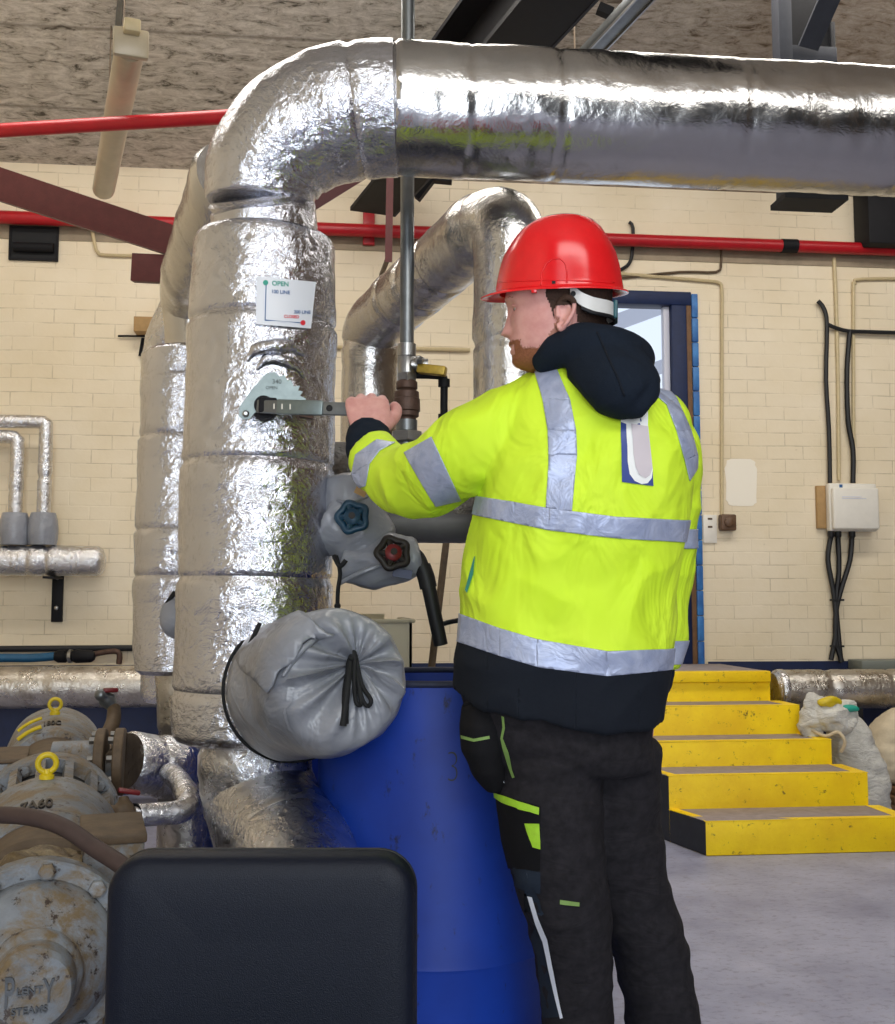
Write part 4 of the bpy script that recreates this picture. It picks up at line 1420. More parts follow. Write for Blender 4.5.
link('hex_nut', mesh(revolve([(0, .03), (.004, .046), (.03, .046), (.034, .036)], Vector((gx.x, gx.y, z0 - .245)), (0, 0, -1), 6)), 'steel', gp)
link('valve_neck', mesh(revolve([(0, .03), (.03, .03)], Vector((gx.x, gx.y, z0 - .215)), (0, 0, -1), 24)), 'galv', gp)
link('pipe', mesh(tube([Vector((gx.x, gx.y, z0 - .27)), Vector((gx.x, gx.y, P(407, 505, D).z))], .03, 20)), 'galv', gp)
vl = thing('lever_cock', 'brass-coloured valve lever with a thin dark outlet pipe beside the rusty union', 'valve', P(432, 370, 3.05))
link('lever', mesh(bar(P(418, 368.5, 3.04), P(446, 371.5, 3.02), .03, .026, bev=.004)), 'brass', vl)
link('nut', mesh(revolve([(0, .014), (.012, .014), (.016, .008)], P(419, 362, 3.02), (0, -.6, .8), 6)), 'steel', vl)
link('body', mesh(tube([P(410, 365, 3.06), P(428, 365, 3.06)], .018, 16)), 'steel', vl)
link('outlet_pipe', mesh(tube([P(416, 375, 3.07), P(440, 376, 3.07), P(444, 380, 3.07), P(444, 400, 3.07), P(444, 470, 3.07)], .0105, 12, 4)), 'black_steel', vl)
for y_ in (383, 418):
    link('pipe_collar', mesh(tube([P(444, y_ - 4, 3.07), P(444, y_ + 4, 3.07)], .0165, 14)), 'black_steel', vl)
# ================================================================ pump set
A0, A1 = P(33, 992, 1.62), P(55, 757, 3.6)
AD = (A1 - A0).normalized()
AU = AD.cross(Vector((0, 0, 1))).normalized()          # to the right
AV = AU.cross(AD).normalized()                          # up


def ax_(s, r=0.0, a=0.0):
    return A0 + AD * s + AU * (r * math.cos(a)) + AV * (r * math.sin(a))


def rev(prof, seg=56):
    rings = [[A0 + AD * s + (AU * math.cos(2 * math.pi * j / seg) + AV * math.sin(2 * math.pi * j / seg)) * r for j in range(seg)] for s, r in prof]
    V, F = loft(rings)
    return [v + Vector((nz3(v, 30), nz3(v, 30, 3), nz3(v, 30, 6))) * .0012 for v in V], F


pm = thing('pump', 'grimy grey pump and motor set at the lower left with yellow lifting eyes', 'pump', Vector((A0.x - .1, 2.2, 0)))
cap = link('end_cap', mesh(rev([(.0, .03), (0, .054), (.008, .060), (.045, .062), (.05, .068), (.06, .071), (.085, .072)])), 'pump', pm, 35)


def cast_text(body, s, cx, cy, wd, mat, par, size_y=1.0):
    V, F = text_mesh(body, 1.0, 0.05, .012)
    x0, x1 = min(v.x for v in V), max(v.x for v in V)
    k = wd / (x1 - x0)
    V = [A0 + AD * (s - v.z * .07) + AU * (cx + (v.x - (x0 + x1) / 2) * k) + AV * (cy + v.y * k * size_y) for v in V]
    return link('writing', mesh((V, F)), mat, par, 20)


cast_text('P', -.001, -.032, -.018, .013, 'casting', cap, 2.2)
cast_text('LENT', -.001, -.0045, -.002, .036, 'casting', cap)
cast_text('Y', -.001, .022, -.016, .016, 'casting', cap, 2.0)
cast_text('STEAMS', -.001, -.004, -.030, .050, 'casting', cap)
link('domed_cover', mesh(rev([(.07, .072), (.08, .08), (.092, .1), (.11, .115), (.135, .123), (.15, .124), (.16, .12)])), 'pump', pm, 35)
fl = link('cover_flange', mesh(rev([(.15, .1), (.15, .148), (.154, .152), (.185, .152), (.19, .148), (.19, .1)])), 'pump', pm, 35)
for i in range(10):
    a = 2 * math.pi * (i + .35) / 10
    link('bolt', mesh(revolve([(-.004, .014), (.014, .014), (.017, .010)], ax_(.15, .137, a), -AD, 6)), 'pump', fl)
link('gland_housing', mesh(fused(add(rev([(.18, .10), (.2, .125), (.24, .13), (.28, .122), (.36, .126), (.4, .118)], 40), sphere(ax_(.26, .105, 1.9), .045), sphere(ax_(.3, .1, .9), .04)), .007, 3, .5, lambda p, n: nz3(p, 18) * .010 + nz3(p, 45) * .005)), 'oily', pm)
link('bearing_barrel', mesh(rev([(.38, .1), (.4, .132), (.44, .136), (.46, .128), (.5, .126), (.54, .13), (.58, .128), (.62, .12)])), 'brown_iron', pm, 35)
bell = link('bell_housing', mesh(rev([(.54, .1), (.54, .133), (.56, .14), (.66, .149), (.78, .158), (.84, .162), (.86, .16), (.87, .15), (.9, .14)])), 'pump', pm, 35)
V, F = text_mesh('7A60', 1.0, .03, .02)
x0, x1 = min(v.x for v in V), max(v.x for v in V)
V2 = []
for v in V:
    a = math.pi / 2 - (v.x - (x0 + x1) / 2) / (x1 - x0) * .42 + .12
    s_ = .70 - v.y * .06
    s_ = .60 + v.y * .075
    r_ = .140 + (s_ - .56) * .09 + .0015 + v.z * .08
    V2.append(A0 + AD * s_ + AU * r_ * math.cos(a) + AV * r_ * math.sin(a))
link('writing', mesh((V2, F)), 'wheel_dark', bell, 20)
link('cap_plug', mesh(revolve([(0, .013), (.012, .013), (.014, .010)], ax_(.535, .128, 1.52), AV, 18)), 'yellow_metal', pm, label='small yellow plug')
vs_ = link('vent_cage', mesh(rev([(.86, .13), (1.1, .135)])), 'void', pm)
for i in range(16):
    a = 2 * math.pi * i / 16 + .12
    link('cage_rib', mesh(bar(ax_(.86, .146, a), ax_(1.08, .154, a), .02, .022, up=(ax_(0, 1, a) - ax_(0, 0, a)))), 'pump', vs_)
mf_ = link('motor_flange', mesh(rev([(1.06, .12), (1.06, .165), (1.07, .17), (1.13, .17), (1.14, .165), (1.14, .12)])), 'pump', pm, 35)
for i in range(10):
    a = 2 * math.pi * (i + .1) / 10
    link('bolt', mesh(revolve([(-.004, .013), (.014, .013), (.017, .009)], ax_(1.06, .15, a), -AD, 6)), 'pump', mf_)
for (s_, r_, R_, t_) in [(.83, .160, .019, .0065), (2.0, .150, .018, .0058)]:
    b_ = ax_(s_, r_, math.pi / 2 + .02)
    e_ = link('lifting_eye', mesh(add(torus(b_ + AV * (R_ + .014), AD, R_, t_), revolve([(0, .016), (.008, .016), (.012, .01), (.02, .008)], b_, AV, 16))), 'yellow_metal', pm, label='yellow lifting eye')
link('motor_body', mesh(rev([(1.13, .1), (1.14, .118), (1.3, .12), (1.32, .124), (1.5, .124), (1.52, .118), (1.75, .118), (1.78, .1)])), 'brown_iron', pm, 35)
for sgn in (-1, 1):
    c = ax_(1.42, 0, 0) + AU * sgn * .108 + AV * .075
    link('side_box', mesh(obox(c, AU * .045, AD * .1, AV * .04, .008)), 'pump', pm)
    link('side_box_lid', mesh(obox(c + AV * .046, AU * .048, AD * .105, AV * .006, .004)), 'brown_iron', pm)
rg = link('fan_cowl', mesh(rev([(1.72, .1), (1.73, .135), (1.76, .142), (1.95, .15), (2.06, .152), (2.2, .15), (2.22, .1)])), 'pump', pm, 35)
V, F = text_mesh('180C', 1.0, .03, .02)
x0, x1 = min(v.x for v in V), max(v.x for v in V)
V2 = []
for v in V:
    a = math.pi / 2 - (v.x - (x0 + x1) / 2) / (x1 - x0) * .34 + .05
    s_ = 1.80 + v.y * .09
    r_ = .142 + (s_ - 1.76) * .045 + .001 + v.z * .08
    V2.append(A0 + AD * s_ + AU * r_ * math.cos(a) + AV * r_ * math.sin(a))
link('writing', mesh((V2, F)), 'wheel_dark', rg, 20)
link('guard_edge', mesh(tube([ax_(1.76, .15, math.pi * .58 + .1 * i) for i in range(6)], .006, 8, 3)), 'yellow_metal', pm, label='yellow guard edge')
link('guard_edge', mesh(tube([ax_(1.9, .158, math.pi * .58 + .1 * i) for i in range(6)], .005, 8, 3)), 'yellow_metal', pm, label='yellow guard edge')
c = P(112, 846, 2.0)
link('terminal_box', mesh(obox(c - AV * .03, AU * .052, AD * .085, AV * .055, .006)), 'pump', pm)
link('box_lid', mesh(obox(c + AV * .032, AU * .056, AD * .09, AV * .009, .004)), 'brown_iron', pm)
for s_ in (.3, .9, 1.5, 2.0):
    f = ax_(s_)
    link('foot', mesh(add(obox(Vector((f.x, f.y, (f.z - .1) / 2 + .03)), Vector((.11, 0, 0)), AD * .04, Vector((0, 0, (f.z - .1) / 2 - .03)), .004))), 'pump', pm)
mid = ax_(1.1)
bd = Vector((AD.x, AD.y, 0)).normalized()
link('base_frame', mesh(obox(Vector((mid.x, mid.y, .03)), Vector((bd.y, -bd.x, 0)) * .19, bd * 1.15, Vector((0, 0, .03)), .006)), 'brown_iron', pm)
# discharge flange pair at the right
fc = P(108, 762, 2.93)
FD = Vector((1, .08, 0)).normalized()
for (o_, m_) in ((-.03, 'brown_iron'), (.018, 'brown_iron')):
    f_ = link('pipe_flange', mesh(revolve([(0, .05), (0, .086), (.003, .089), (.022, .089), (.025, .086), (.025, .05)], fc + FD * o_, FD, 40)), m_, pm, 35)
    for i in range(8):
        a = 2 * math.pi * (i + .3) / 8
        u_ = FD.cross(Vector((0, 0, 1))).normalized()
        v_ = u_.cross(FD)
        link('bolt', mesh(revolve([(-.014, .010), (.0, .010)], fc + FD * o_ + (u_ * math.cos(a) + v_ * math.sin(a)) * .072, FD, 6)), 'steel', f_)
link('branch', mesh(tube([fc - FD * .14 + AD * .0, fc - FD * .02], .058, 28)), 'pump', pm)
dp = thing('delivery_pipe', 'foil-lagged delivery bend between the pump flange and the rear riser', 'pipe', P(160, 765, 3.0))
link('lagging', mesh(lagged([fc + FD * .045, P(150, 765, 3.0), P(172, 768, 3.05), P(190, 772, 3.16), P(196, 780, 3.3)], [.083, .083, .085, .085, .08], 5, 56, .01, .004, (.3,), rnd=.006)), 'foil_small', dp)
link('drop_leg', mesh(lagged([P(176, 752, 3.08), P(186, 800, 3.07), P(186, 880, 3.05), Vector((P(186, 880, 3.05).x, P(186, 880, 3.05).y, 0.01))], .075, 3, 48, .012, .003, (.2,))), 'foil_dull', dp)
dr_ = thing('drain_pipe', 'small shiny lagged drain pipe with a red valve handle beside the pump', 'pipe', P(165, 812, 2.6))
link('lagging', mesh(lagged([P(133, 816, 2.56), P(160, 814, 2.6), P(178, 812, 2.63), P(187, 806, 2.67), P(187, 796, 2.72), P(178, 780, 2.84), P(168, 772, 2.93)], [.027, .027, .028, .029, .029, .028, .027], 5, 32, .008, .0015, (.5,), rnd=.004)), 'foil_small', dr_)
link('valve_body', mesh(fused(add(tube([P(134, 816, 2.56), P(108, 812, 2.5)], .017, 18), tube([P(124, 814, 2.53), P(124, 796, 2.54)], .012, 14), sphere(P(124, 810, 2.53), .024)), .004, 3)), 'brown_iron', dr_)
link('end_ring', mesh(tube([P(131.5, 816, 2.555), P(134.5, 816, 2.565)], .029, 28)), 'black_steel', dr_)
link('valve_handle', mesh(bar(P(118, 790, 2.53), P(140, 793, 2.55), .02, .011, bev=.004)), 'wheel_red', dr_, label='red valve handle')
gv = thing('gauge_pipe', 'thin brown bent pipe with a red valve handle above the pump flange', 'pipe', P(105, 700, 3.35))
link('pipe', mesh(tube([P(114, 708, 3.4), P(113, 722, 3.35), P(106, 736, 3.28), P(92, 748, 3.2)], [.02, .022, .022, .02], 16, 5)), 'brown_iron', gv)
link('valve_body', mesh(fused(add(tube([P(114, 712, 3.4), P(109, 696, 3.4)], .018, 14), sphere(P(107, 700, 3.4), .026), sphere(P(101, 695, 3.38), .02)), .005, 3)), 'galv', gv)
link('valve_handle', mesh(bar(P(103, 690.5, 3.38), P(118, 690, 3.4), .022, .014, bev=.005)), 'wheel_red', gv, label='red valve handle')
ph = thing('pump_hose', 'dusty brown hose draped over the pump behind the black chair', 'hose', P(60, 825, 1.85))
link('hose', mesh(tube([P(-60, 816, 1.95), P(0, 815, 1.9), P(35, 818, 1.86), P(65, 828, 1.83), P(95, 848, 1.8), P(125, 868, 1.76), P(150, 895, 1.74)], .0145, 20, 6)), 'hose', ph)

# ================================================================ blue drums
def drum(name, label, c, R, H, open_=True):
    t = thing(name, label, 'drum', c, 'blue plastic drums')
    seg = 96
    pr = [(0.012, R - .03), (0, R - .02), (.0, R - .015), (.03, R - .004), (.06, R), (H * .31, R), (H * .32, R + .003), (H * .33, R), (H - .09, R), (H - .06, R - .004), (H - .035, R - .008)]
    rings = [[c + Vector((r * math.cos(2 * math.pi * j / seg), r * math.sin(2 * math.pi * j / seg), z)) for j in range(seg)] for z, r in pr]
    ins = [(H - .0, R - .008), (H - .0, R - .016), (H - .12, R - .02), (.02, R - .03)]
    rings += [[c + Vector((r * math.cos(2 * math.pi * j / seg), r * math.sin(2 * math.pi * j / seg), z)) for j in range(seg)] for z, r in ins]
    link('barrel', mesh(loft(rings)), 'drum', t, 35)
    link('rim', mesh(torus(c + Vector((0, 0, H)), (0, 0, 1), R - .012, .0085, 96, 10)), 'drum_dirty', t, 60)
    link('contents', mesh(revolve([(0, .001), (0.0, R - .026), (.004, R - .026), (.004, .001)], c + Vector((0, 0, H - .32)), (0, 0, 1), 64)), 'liquid', t)
    return t


dc = P(437, 677, 2.7)
dc.z = 0
d1_ = drum('blue_drum', 'tall open blue plastic drum the worker stands against', dc, .288, .895)
dm = P(286, 700, 3.32)
dm.z = 0
drum('blue_drum', 'blue drum half hidden behind the bottom bend of the foil riser', dm, .27, .78)
V, F = text_mesh('3', 1.0, 0, -.028)
def on_drum(px, py, off):
    r = ray(px, py)
    a = r.x ** 2 + r.y ** 2
    o = CAMP - dc
    b = 2 * (o.x * r.x + o.y * r.y)
    c_ = o.x ** 2 + o.y ** 2 - (.288 + off) ** 2
    t_ = (-b - math.sqrt(b * b - 4 * a * c_)) / (2 * a)
    return CAMP + r * t_
x0, x1 = min(v.x for v in V), max(v.x for v in V)
k = 10.5 / (x1 - x0)
link('writing', mesh(([on_drum(447 + (v.x - x0) * k, 782 - v.y * k * 1.45, .0012) for v in V], F)), 'ink_black', bpy.data.objects['blue_drum'], 180)

# ================================================================ chair in front
FH = Vector((FW.x, FW.y, 0)).normalized()
Zv = Vector((0, 0, 1))
bc = P(261, 857, 1.5)
ch = thing('black_chair', 'chair with black padded vinyl back in front of the pump and drum', 'chair', Vector((bc.x, bc.y, 0)))
hw = 154 / 1100 * 1.5
top = bc.z
bot = .36


def rrect(hw, z0, z1, r, n=10):
    pts = []
    for cx, cz, a0 in ((hw - r, z1 - r, 0), (-hw + r, z1 - r, 90), (-hw + r, z0 + r, 180), (hw - r, z0 + r, 270)):
        for i in range(n + 1):
            a = math.radians(a0 + 90 * i / n)
            pts.append((cx + r * math.cos(a), cz + r * math.sin(a)))
    return pts


rings = []
zc_ = (top + bot) / 2
for (dep, ins) in [(.045, .02), (.05, .006), (.05, .0), (.03, -.001), (.008, .0), (.0, .004), (-.006, .012), (-.009, .03), (-.011, .07), (-.012, .11)]:
    rings.append([bc + RT * x + FH * (dep + .03 * (x / hw) ** 2 * 0 + .012 * (1 - (x / hw) ** 2) * (1 if dep < .02 else .3)) + Zv * (z - top) for x, z in rrect(hw - ins, bot + ins, top - ins, .052 - min(ins, .03))])
link('backrest', mesh(loft(rings)), 'vinyl', ch, 50)
link('piping', mesh(tube([bc + RT * x + FH * .049 + Zv * (z - top) for x, z in rrect(hw - .002, bot + .002, top - .002, .05)] + [bc + RT * (hw - .002) + FH * .049 + Zv * (top - .05 - top)], .004, 8)), 'black', ch)
sc_ = bc - FH * .24
link('seat', mesh(obox(Vector((sc_.x, sc_.y, .445)), RT * .215, FH * .21, Zv * .03, .025)), 'vinyl', ch, 50)
for sx_ in (-1, 1):
    bk = Vector((bc.x, bc.y, 0)) + RT * sx_ * .17 + FH * .065
    link('leg', mesh(tube([bk + Zv * (top - .1), bk + Zv * .5, bk + FH * .01 + Zv * .25, bk + FH * .06 + Zv * .003], .011, 12, 4)), 'black_steel', ch)
    fr_ = Vector((bc.x, bc.y, 0)) + RT * sx_ * .18 - FH * .42
    link('leg', mesh(tube([fr_ + Zv * .42, fr_ - FH * .02 + Zv * .2, fr_ - FH * .03 + Zv * .003], .011, 12, 4)), 'black_steel', ch)
    link('seat_rail', mesh(tube([bk + Zv * .405, fr_ + Zv * .405], .01, 12)), 'black_steel', ch)
# ================================================================ the worker
FHv = Vector((FW.x, FW.y, 0)).normalized()


def ring3(cx, cy, d, w, h, roll=0.0, tilt=0.0, n=64, e=2.3, yaw=0.0):
    """Cross-section of a torso or leg: centre seen at (cx, cy) at depth d; half width w (in px at d), half depth h (m)."""
    c = P(cx, cy, d)
    r, t_ = math.radians(roll), math.radians(tilt)
    U = (RT * math.cos(r) - Vector((0, 0, 1)) * math.sin(r)) * (w * d / FPX)
    V = (FHv * math.cos(t_) + Vector((0, 0, 1)) * math.sin(t_)) * h
    out = []
    for j in range(n):
        a = 2 * math.pi * j / n
        ca, sa = math.cos(a), math.sin(a)
        ca = math.copysign(abs(ca) ** (2 / e), ca)
        sa = math.copysign(abs(sa) ** (2 / e), sa)
        out.append(c + U * ca + V * sa)
    return out


def limb(rows, seg=24, per=6, grow=0.0):
    """rows of (px, py, depth, radius px)."""
    pts = [P(x, y, d) for x, y, d, r in rows]
    rs = [r * d / FPX + grow for x, y, d, r in rows]
    return tube(pts, rs, seg, per)


man = thing('person', 'person in red hard hat and yellow hi-vis jacket gripping the lever, back turned', 'person', Vector((P(575, 800, 2.12).x, P(575, 800, 2.12).y, 0)))

TORSO = [  # cx, cy, depth, half width, half depth, roll, tilt
    (556, 699, 2.10, 104, .185, 7.5, 10),
    (558, 680, 2.10, 105, .188, 7.5, 10),
    (562, 650, 2.10, 104.5, .188, 7.0, 9),
    (567, 600, 2.09, 104, .185, 6.5, 8),
    (574, 550, 2.08, 104, .18, 5.5, 6),
    (580, 515, 2.07, 104, .175, 5, 4),
    (588, 475, 2.06, 104, .17, 5, 2),
    (596, 440, 2.06, 99, .155, 6, 0),
    (597, 415, 2.06, 88, .135, 7, 0),
    (594, 395, 2.06, 70, .115, 6, 0),
    (590, 378, 2.06, 50, .09, 4, 0),
    (588, 362, 2.06, 36, .068, 0, 0),
]
ARML = [(548, 418, 2.08, 46), (515, 434, 2.06, 48), (480, 447, 2.07, 47), (450, 462, 2.11, 42), (424, 479, 2.17, 38), (402, 482, 2.23, 33.5), (384, 470, 2.29, 28), (372, 456, 2.34, 25)]
ARMR = [(652, 428, 2.16, 32), (664, 455, 2.18, 35), (665, 490, 2.20, 34), (662, 540, 2.22, 32.5), (660, 590, 2.24, 31.5), (656, 630, 2.25, 29), (650, 662, 2.25, 28)]


def tor(grow=0.0, sh=1.0):
    R = []
    for cx, cy, d, w_, h, ro, ti in TORSO:
        R.append(ring3(cx, cy, d, w_ * sh + grow * FPX / d, h * sh + grow, ro, ti))
    return R


# ---------------------------------------------------------------- body: one continuous skin
HD = 2.02
hs_px = HD / FPX


def hp_(px, py, lat=0.0):
    """Head point: image position on the head's mid-plane, lat metres away from the viewer (+)."""
    return P(px, py, HD) + LAT * lat


yawh = math.radians(9)
HF = (-RT * math.cos(yawh) + FHv * math.sin(yawh)).normalized()      # face forward
LAT = (FHv * math.cos(yawh) + RT * math.sin(yawh)).normalized()      # to his right, away from viewer
UPH = UP
HC = P(560, 305, HD)


def hpt(f, l, u):
    """Head local point in px units: forward, lateral (away), up."""
    return HC + HF * (f * hs_px) + LAT * (l * hs_px) + UPH * (u * hs_px)


# y, front, back, half width
HEAD = [(232, 6, -8, 8), (237, 24, -24, 20), (246, 37, -36, 30), (262, 48, -45, 37), (280, 53, -50, 40.5), (292, 54, -51, 41), (299, 54.5, -51, 41),
        (305, 52.5, -50, 40.5), (311, 50, -49, 40), (317, 49, -46, 39.5), (323, 48.5, -42, 39), (329, 48.5, -36, 38.5), (335, 48.5, -29, 37.5), (341, 49, -24, 36.5),
        (345, 48, -20, 36), (350, 48, -15, 34.5), (355, 46.5, -10, 32), (361, 45.5, -3, 28.5), (366, 41, 4, 23), (370, 31, 9, 14)]


def gs(x, s):
    return math.exp(-(x / s) ** 2)


def head_vf():
    rings = []
    ys = []
    pts, _ = crom([Vector((y, f, b)) for y, f, b, w_ in HEAD], [0] * len(HEAD), 3)
    ws = crom([Vector((y, w_, 0)) for y, f, b, w_ in HEAD], [0] * len(HEAD), 3)[0]
    for p, q in zip(pts, ws):
        y, f, b, w_ = p.x, p.y, p.z, q.y
        u = 305 - y
        ring = []
        for j in range(96):
            a = 2 * math.pi * j / 96
            ca, sa = math.cos(a), math.sin(a)
            ex = 2 / 2.25
            fx = math.copysign(abs(ca) ** ex, ca) * (f if ca > 0 else -b)
            lx = math.copysign(abs(sa) ** ex, sa) * w_
            if ca > 0:
                al = abs(lx)
                # brow ridge, eye sockets, nose, lips, chin, cheekbones
                fx += 1.8 * gs(al - 14, 10) * gs(u - 4, 3.5)
                fx -= 4.5 * gs(al - 16, 7.5) * gs(u + 5, 4.5)
                nb = 0
                if -33 < u < 2:
                    k = (2 - u) / 30
                    nb = 11.5 * min(k, 1) ** 1.05 if u > -28 else 11.5 * max(0, 1 - (-28 - u) / 5.0)
                fx += nb * gs(lx, 4.6 + 2.4 * gs(u + 26, 7))
                fx += 2.2 * gs(u + 27, 4) * gs(al - 6.5, 3.2)
                fx += 2.8 * gs(lx, 13) * gs(u + 38.5, 3.2)
                fx += 3.0 * gs(lx, 11) * gs(u + 46, 2.8)
                fx -= 1.5 * gs(lx, 13) * gs(u + 42.3, 1.2)
                fx += 2.2 * gs(lx, 12) * gs(u + 57, 5)
                fx += 1.2 * gs(al - 25, 9) * gs(u + 14, 8)
            ring.append(hpt(fx, lx, u))
        rings.append(ring)
    return loft(rings)


def ear_vf(side):
    l = side
    c = (-4, -26)
    V = []
    parts = []
    outer = [(3, -4), (4, 3), (1.5, 10.5), (-5, 13.5), (-11, 10), (-12, 2), (-8.5, -6), (-4, -12), (-1, -16), (2.5, -15.5), (4, -10)]
    pl_ = [hpt(c[0] + x, l * (42.5 + (3.2 if x < -2 else .4) + .16 * -x), c[1] + y + 7) for x, y in outer]
    parts.append(tube(pl_, 2.4 * hs_px, 10, 4))
    inner = [(0, 6), (-5, 8), (-8, 3), (-6, -4), (-2, -8)]
    parts.append(tube([hpt(c[0] + x, l * 43.6, c[1] + y + 7) for x, y in inner], 1.7 * hs_px, 8, 3))
    parts.append(sphere(hpt(c[0] - 3.5, l * 40.5, c[1] + 5), 1.0, 20, 12, (8.5 * hs_px, 2.4 * hs_px, 13.5 * hs_px), (HF, LAT, UPH)))
    parts.append(sphere(hpt(c[0] + .5, l * 42.5, c[1] - 7.5), 1.0, 14, 8, (3.6 * hs_px, 2.4 * hs_px, 4.2 * hs_px), (HF, LAT, UPH)))
    parts.append(sphere(hpt(c[0] + 4, l * 42.5, c[1] + 5), 1.0, 12, 8, (2.6 * hs_px, 2 * hs_px, 3.4 * hs_px), (HF, LAT, UPH)))
    return add(*parts)


# left hand closed on the lever, seen from the back of the hand
HDp = 2.425


def left_hand():
    parts = []
    # palm and wrist
    rows = [(371, 446, 2.36, 17, .022), (370, 436, 2.385, 17.5, .022), (370, 427, 2.40, 19.5, .02), (369, 416, 2.412, 22, .0185), (367.5, 406, 2.420, 22.5, .017), (367, 400, 2.426, 21.5, .0145), (367, 397.5, 2.43, 19, .010)]
    parts.append(loft([ring3(x, y, d, w_, h, 0, 0, 32, 2.6) for x, y, d, w_, h in rows]))
    # four fingers over the top of the bar and down its far side
    for x, top, ln_, r_ in ((351.5, 400.5, 0, .0105), (361, 398, 2, .0115), (371.5, 397.5, 3, .0118), (382, 399.5, 1, .0115)):
        parts.append(tube([P(x, top + 9, 2.424), P(x, top + 2.2, 2.432), P(x, top + .6, 2.447), P(x, top + 3, 2.468), P(x, top + 10 + ln_, 2.478), P(x, top + 16 + ln_, 2.474), P(x, top + 18 + ln_, 2.463)], [r_ * 1.0, r_ * 1.05, r_, r_ * .98, r_ * .93, r_ * .88, r_ * .75], 16, 4))
        parts.append(sphere(P(x, top + 3.0, 2.4255), r_ * 1.0, 14, 10, (1, 1, .9)))
    # thumb: leaves the inner side near the wrist and closes against the bar end
    parts.append(tube([P(377, 431, 2.40), P(387, 424, 2.41), P(394.5, 417, 2.425), P(396.5, 409.5, 2.44), P(393, 405, 2.452)], [.0165, .0155, .0135, .0125, .0105], 16, 5))
    return add(*parts)


def right_hand():
    parts = []
    c = P(648, 700, 2.27)
    parts.append(loft([ring3(648, 676, 2.26, 12, .022, 0, 0, 24), ring3(648, 690, 2.262, 13, .024, 0, 0, 24), ring3(648, 703, 2.265, 14, .04, 0, 0, 24), ring3(647, 716, 2.262, 13, .043, 0, 0, 24), ring3(647, 722, 2.26, 11, .038, 0, 0, 24)]))
    for i, (dd_, ln_) in enumerate(((-.032, 20), (-.011, 24), (.011, 25), (.032, 21))):
        d = 2.262 + dd_
        parts.append(tube([P(648, 714, d), P(649, 724, d), P(648, 724 + ln_ * .55, d), P(643, 724 + ln_, d - .004)], [.0105, .0105, .0098, .0085], 12, 4))
    parts.append(tube([P(644, 697, 2.232), P(641, 707, 2.22), P(640, 718, 2.215), P(642, 729, 2.22)], [.013, .013, .0115, .009], 12, 4))
    return add(*parts)


LEGL = [(552, 742, 2.08, 50, .125), (548, 790, 2.07, 50, .118), (551, 830, 2.065, 48, .112), (556, 865, 2.06, 45.5, .105), (565, 905, 2.06, 41, .098), (574, 950, 2.075, 37, .09), (577.5, 1000, 2.09, 33.5, .085), (578, 1040, 2.1, 32, .082), (579, 1090, 2.11, 33, .08), (580, 1138, 2.115, 34, .08)]
LEGR = [(606, 742, 2.14, 51, .125), (611, 790, 2.16, 46, .118), (615, 830, 2.17, 43.5, .112), (621, 865, 2.18, 41, .105), (635, 905, 2.19, 38, .098), (650, 950, 2.20, 35.5, .09), (661, 1000, 2.21, 34.5, .085), (665, 1040, 2.22, 34, .082), (667, 1080, 2.23, 33.5, .08), (668, 1112, 2.235, 34, .08)]
HIPS = [(556, 690, 2.10, 92, .155), (556, 715, 2.10, 91, .158), (562, 740, 2.10, 87, .155), (574, 765, 2.11, 78, .145)]

body_parts = [head_vf(), ear_vf(-1), ear_vf(1), left_hand(), right_hand()]
body_parts.append(tube([hpt(-14, 0, 0), hpt(-12, 0, -25), P(590, 360, 2.055), P(592, 395, 2.06)], [.062, .06, .064, .075], 32, 5))
body_parts.append(loft(tor(-.022)))
body_parts.append(limb(ARML[:-1] + [(374, 455, 2.34, 21), (371, 440, 2.375, 17)], 24, 5, -.012))
body_parts.append(limb(ARMR + [(648, 680, 2.255, 20)], 24, 5, -.012))
body_parts.append(loft([ring3(x, y, d, w_ - 9, h - .02, 0, 0, 48) for x, y, d, w_, h in HIPS]))
for L_ in (LEGL, LEGR):
    body_parts.append(loft([ring3(x, y, d, w_ - 9, h - .02, 0, 0, 32) for x, y, d, w_, h in L_]))
    x, y, d, w_, h = L_[-1]
    f = P(x, y, d)
    body_parts.append(tube([Vector((f.x, f.y, .14)), Vector((f.x - .01, f.y + .02, .06)), Vector((f.x - .06, f.y + .12, .045))], [.045, .045, .035], 20, 4))
bm_ = fused(add(*body_parts), .0025, 3, .5)
body = link('body', bm_, 'skin', man, 180)

# hair and stubble: thin shells over the head's own surface
def shell(src, keep, off, name, mat, par, jag=0.0):
    bm = bmesh.new()
    bm.from_mesh(src)
    bm.normal_update()
    dead = [v for v in bm.verts if not keep(v.co)]
    bmesh.ops.delete(bm, geom=dead, context='VERTS')
    bm.normal_update()
    for v in bm.verts:
        v.co += v.normal * (off + noise.noise(v.co * 300) * jag)
    me = bpy.data.meshes.new(name)
    bm.to_mesh(me)
    bm.free()
    me.materials.clear()
    return link(name, me, mat, par, 180)


def hloc(p):
    v = p - HC
    return v.dot(HF) / hs_px, v.dot(LAT) / hs_px, v.dot(UPH) / hs_px


def is_hair(p):
    f, l, u = hloc(p)
    if not (-80 < f < 60 and abs(l) < 60 and -60 < u < 80):
        return False
    n = noise.noise(p * 160) * 2.2 + noise.noise(p * 420) * 1.6
    if u > 24 + n:
        return True
    if abs(l) > 41.6 and u < -9:      # leave the ear bare
        return False
    if f > 12 + n:
        return u > 14 + n + (f - 12) * .25
    if f > 3:
        return u > -22 + n * 1.4 + (f - 3) * 2.6      # sideburn
    if f > -17:
        return u > -12 + n
    return u > -30 + (f + 45) * .2 + n


